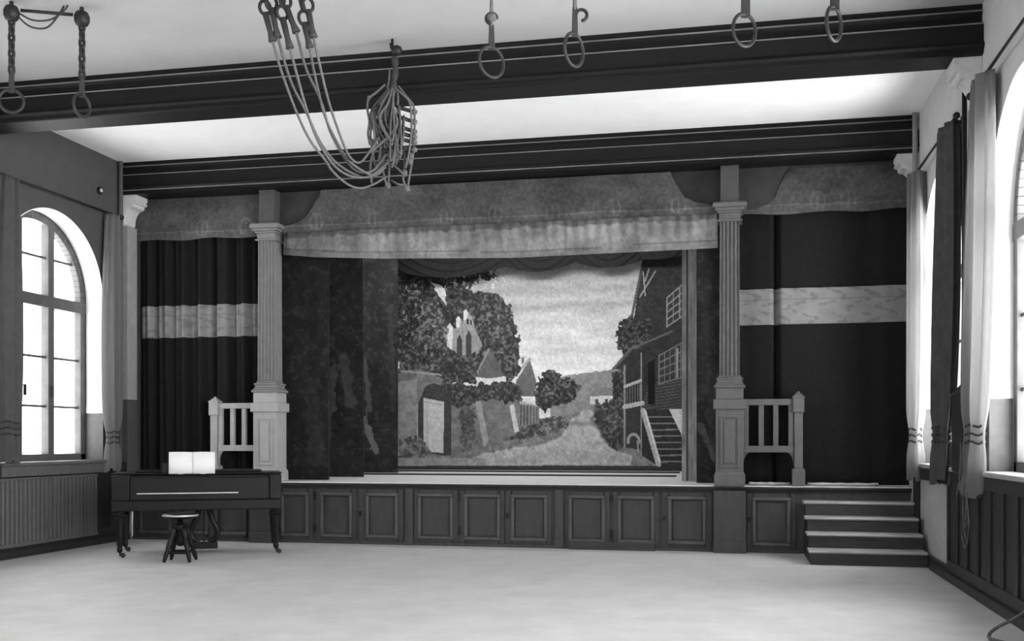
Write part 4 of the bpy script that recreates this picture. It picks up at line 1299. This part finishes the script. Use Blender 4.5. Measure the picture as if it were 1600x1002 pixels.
# the readable ladder at the right: two side ropes, wooden rungs with knots
railL = [B(618, 134), B(622, 150, -.05), B(621, 170, -.06), B(620, 200, -.06), B(619, 235, -.05), B(612, 262, -.04)]
railR = [B(622, 134), B(636, 152, -.04), B(646, 166, -.02), B(648, 190), B(647, 220), B(645, 245), B(641, 268), B(637, 292)]
rope_part(railL); rope_part(railR)
rope_part([B(620, 140, -.06), B(632, 150, -.07), B(641, 164, -.06), B(643, 200, -.05), B(640, 232, -.05), B(634, 262, -.03)])
for k, y in enumerate((170, 184, 199, 209, 219, 231)):
    a, b = B(619, y - 3, -.06), B(647, y + 5 + 2 * math.sin(k), -.01)
    ro = MB().tube([a, b], 0.019, 8).build('rung', M['ringwood'], rl, smooth=True)
    MB().lathe([(0.008, -0.028), (0.03, -0.014), (0.034, 0), (0.03, 0.014), (0.008, 0.028)], tuple(b), 8).build('knot', M['rope'], ro, smooth=True)
# loops of the other ladders
for k in range(24):
    xa_, xb_ = rng.uniform(584, 620), rng.uniform(578, 624)
    y0_, y1_ = rng.uniform(138, 160), rng.uniform(210, 262)
    off = rng.uniform(-0.12, 0.12)
    xm = rng.uniform(577, 620)
    rope_part([B(614 + rng.uniform(-3, 4), 138, off * 0.3), B((614 + xm) / 2 + rng.uniform(-5, 5), y0_ + 8, off * 0.7), B(xm, (y0_ + y1_) / 2, off), B(xb_, y1_, off), B(xb_ + rng.uniform(3, 8), (y1_ + y0_) / 2 + 30, off), B(xb_ + rng.uniform(0, 12), y0_ + rng.uniform(10, 40), off * 0.6)], rng.choice((0.009, 0.011, 0.012)))
for k in range(9):
    y = rng.uniform(165, 250)
    a, b = B(rng.uniform(580, 600), y, rng.uniform(-.1, .1)), B(rng.uniform(602, 618), y + rng.uniform(-16, 16), rng.uniform(-.1, .1))
    MB().tube([a, b], 0.015, 8).build('rung', M['ringwood'], rl, smooth=True)
rope_part([B(602, 132), B(590, 143), B(578, 152), B(575, 158)], 0.013)
rope_part([B(576, 150), B(574, 170), B(577, 190), B(575, 210), B(579, 225), B(584, 226)])
for pts in ([(601, 240), (598, 262), (603, 286), (608, 294)], [(606, 238), (608, 262), (607, 288)], [(612, 236), (600, 246), (588, 262), (580, 284)], [(588, 228), (580, 250), (579, 272), (582, 290)],
            [(600, 255), (614, 258), (626, 268), (634, 276)], [(612, 282), (622, 288), (634, 290), (640, 298)], [(620, 240), (606, 252), (596, 268), (584, 276)], [(632, 238), (632, 262), (630, 280), (636, 296)]):
    rope_part([B(x, y, rng.uniform(-.06, .06)) for x, y in pts], 0.011)
for x, y in ((640, 252), (632, 270), (606, 290), (636, 294), (580, 222), (642, 244)):
    MB().lathe([(0.008, -0.035), (0.026, -0.02), (0.03, 0), (0.026, 0.02), (0.008, 0.035)], tuple(B(x, y)), 8).build('knot', M['rope'], rl, smooth=True)
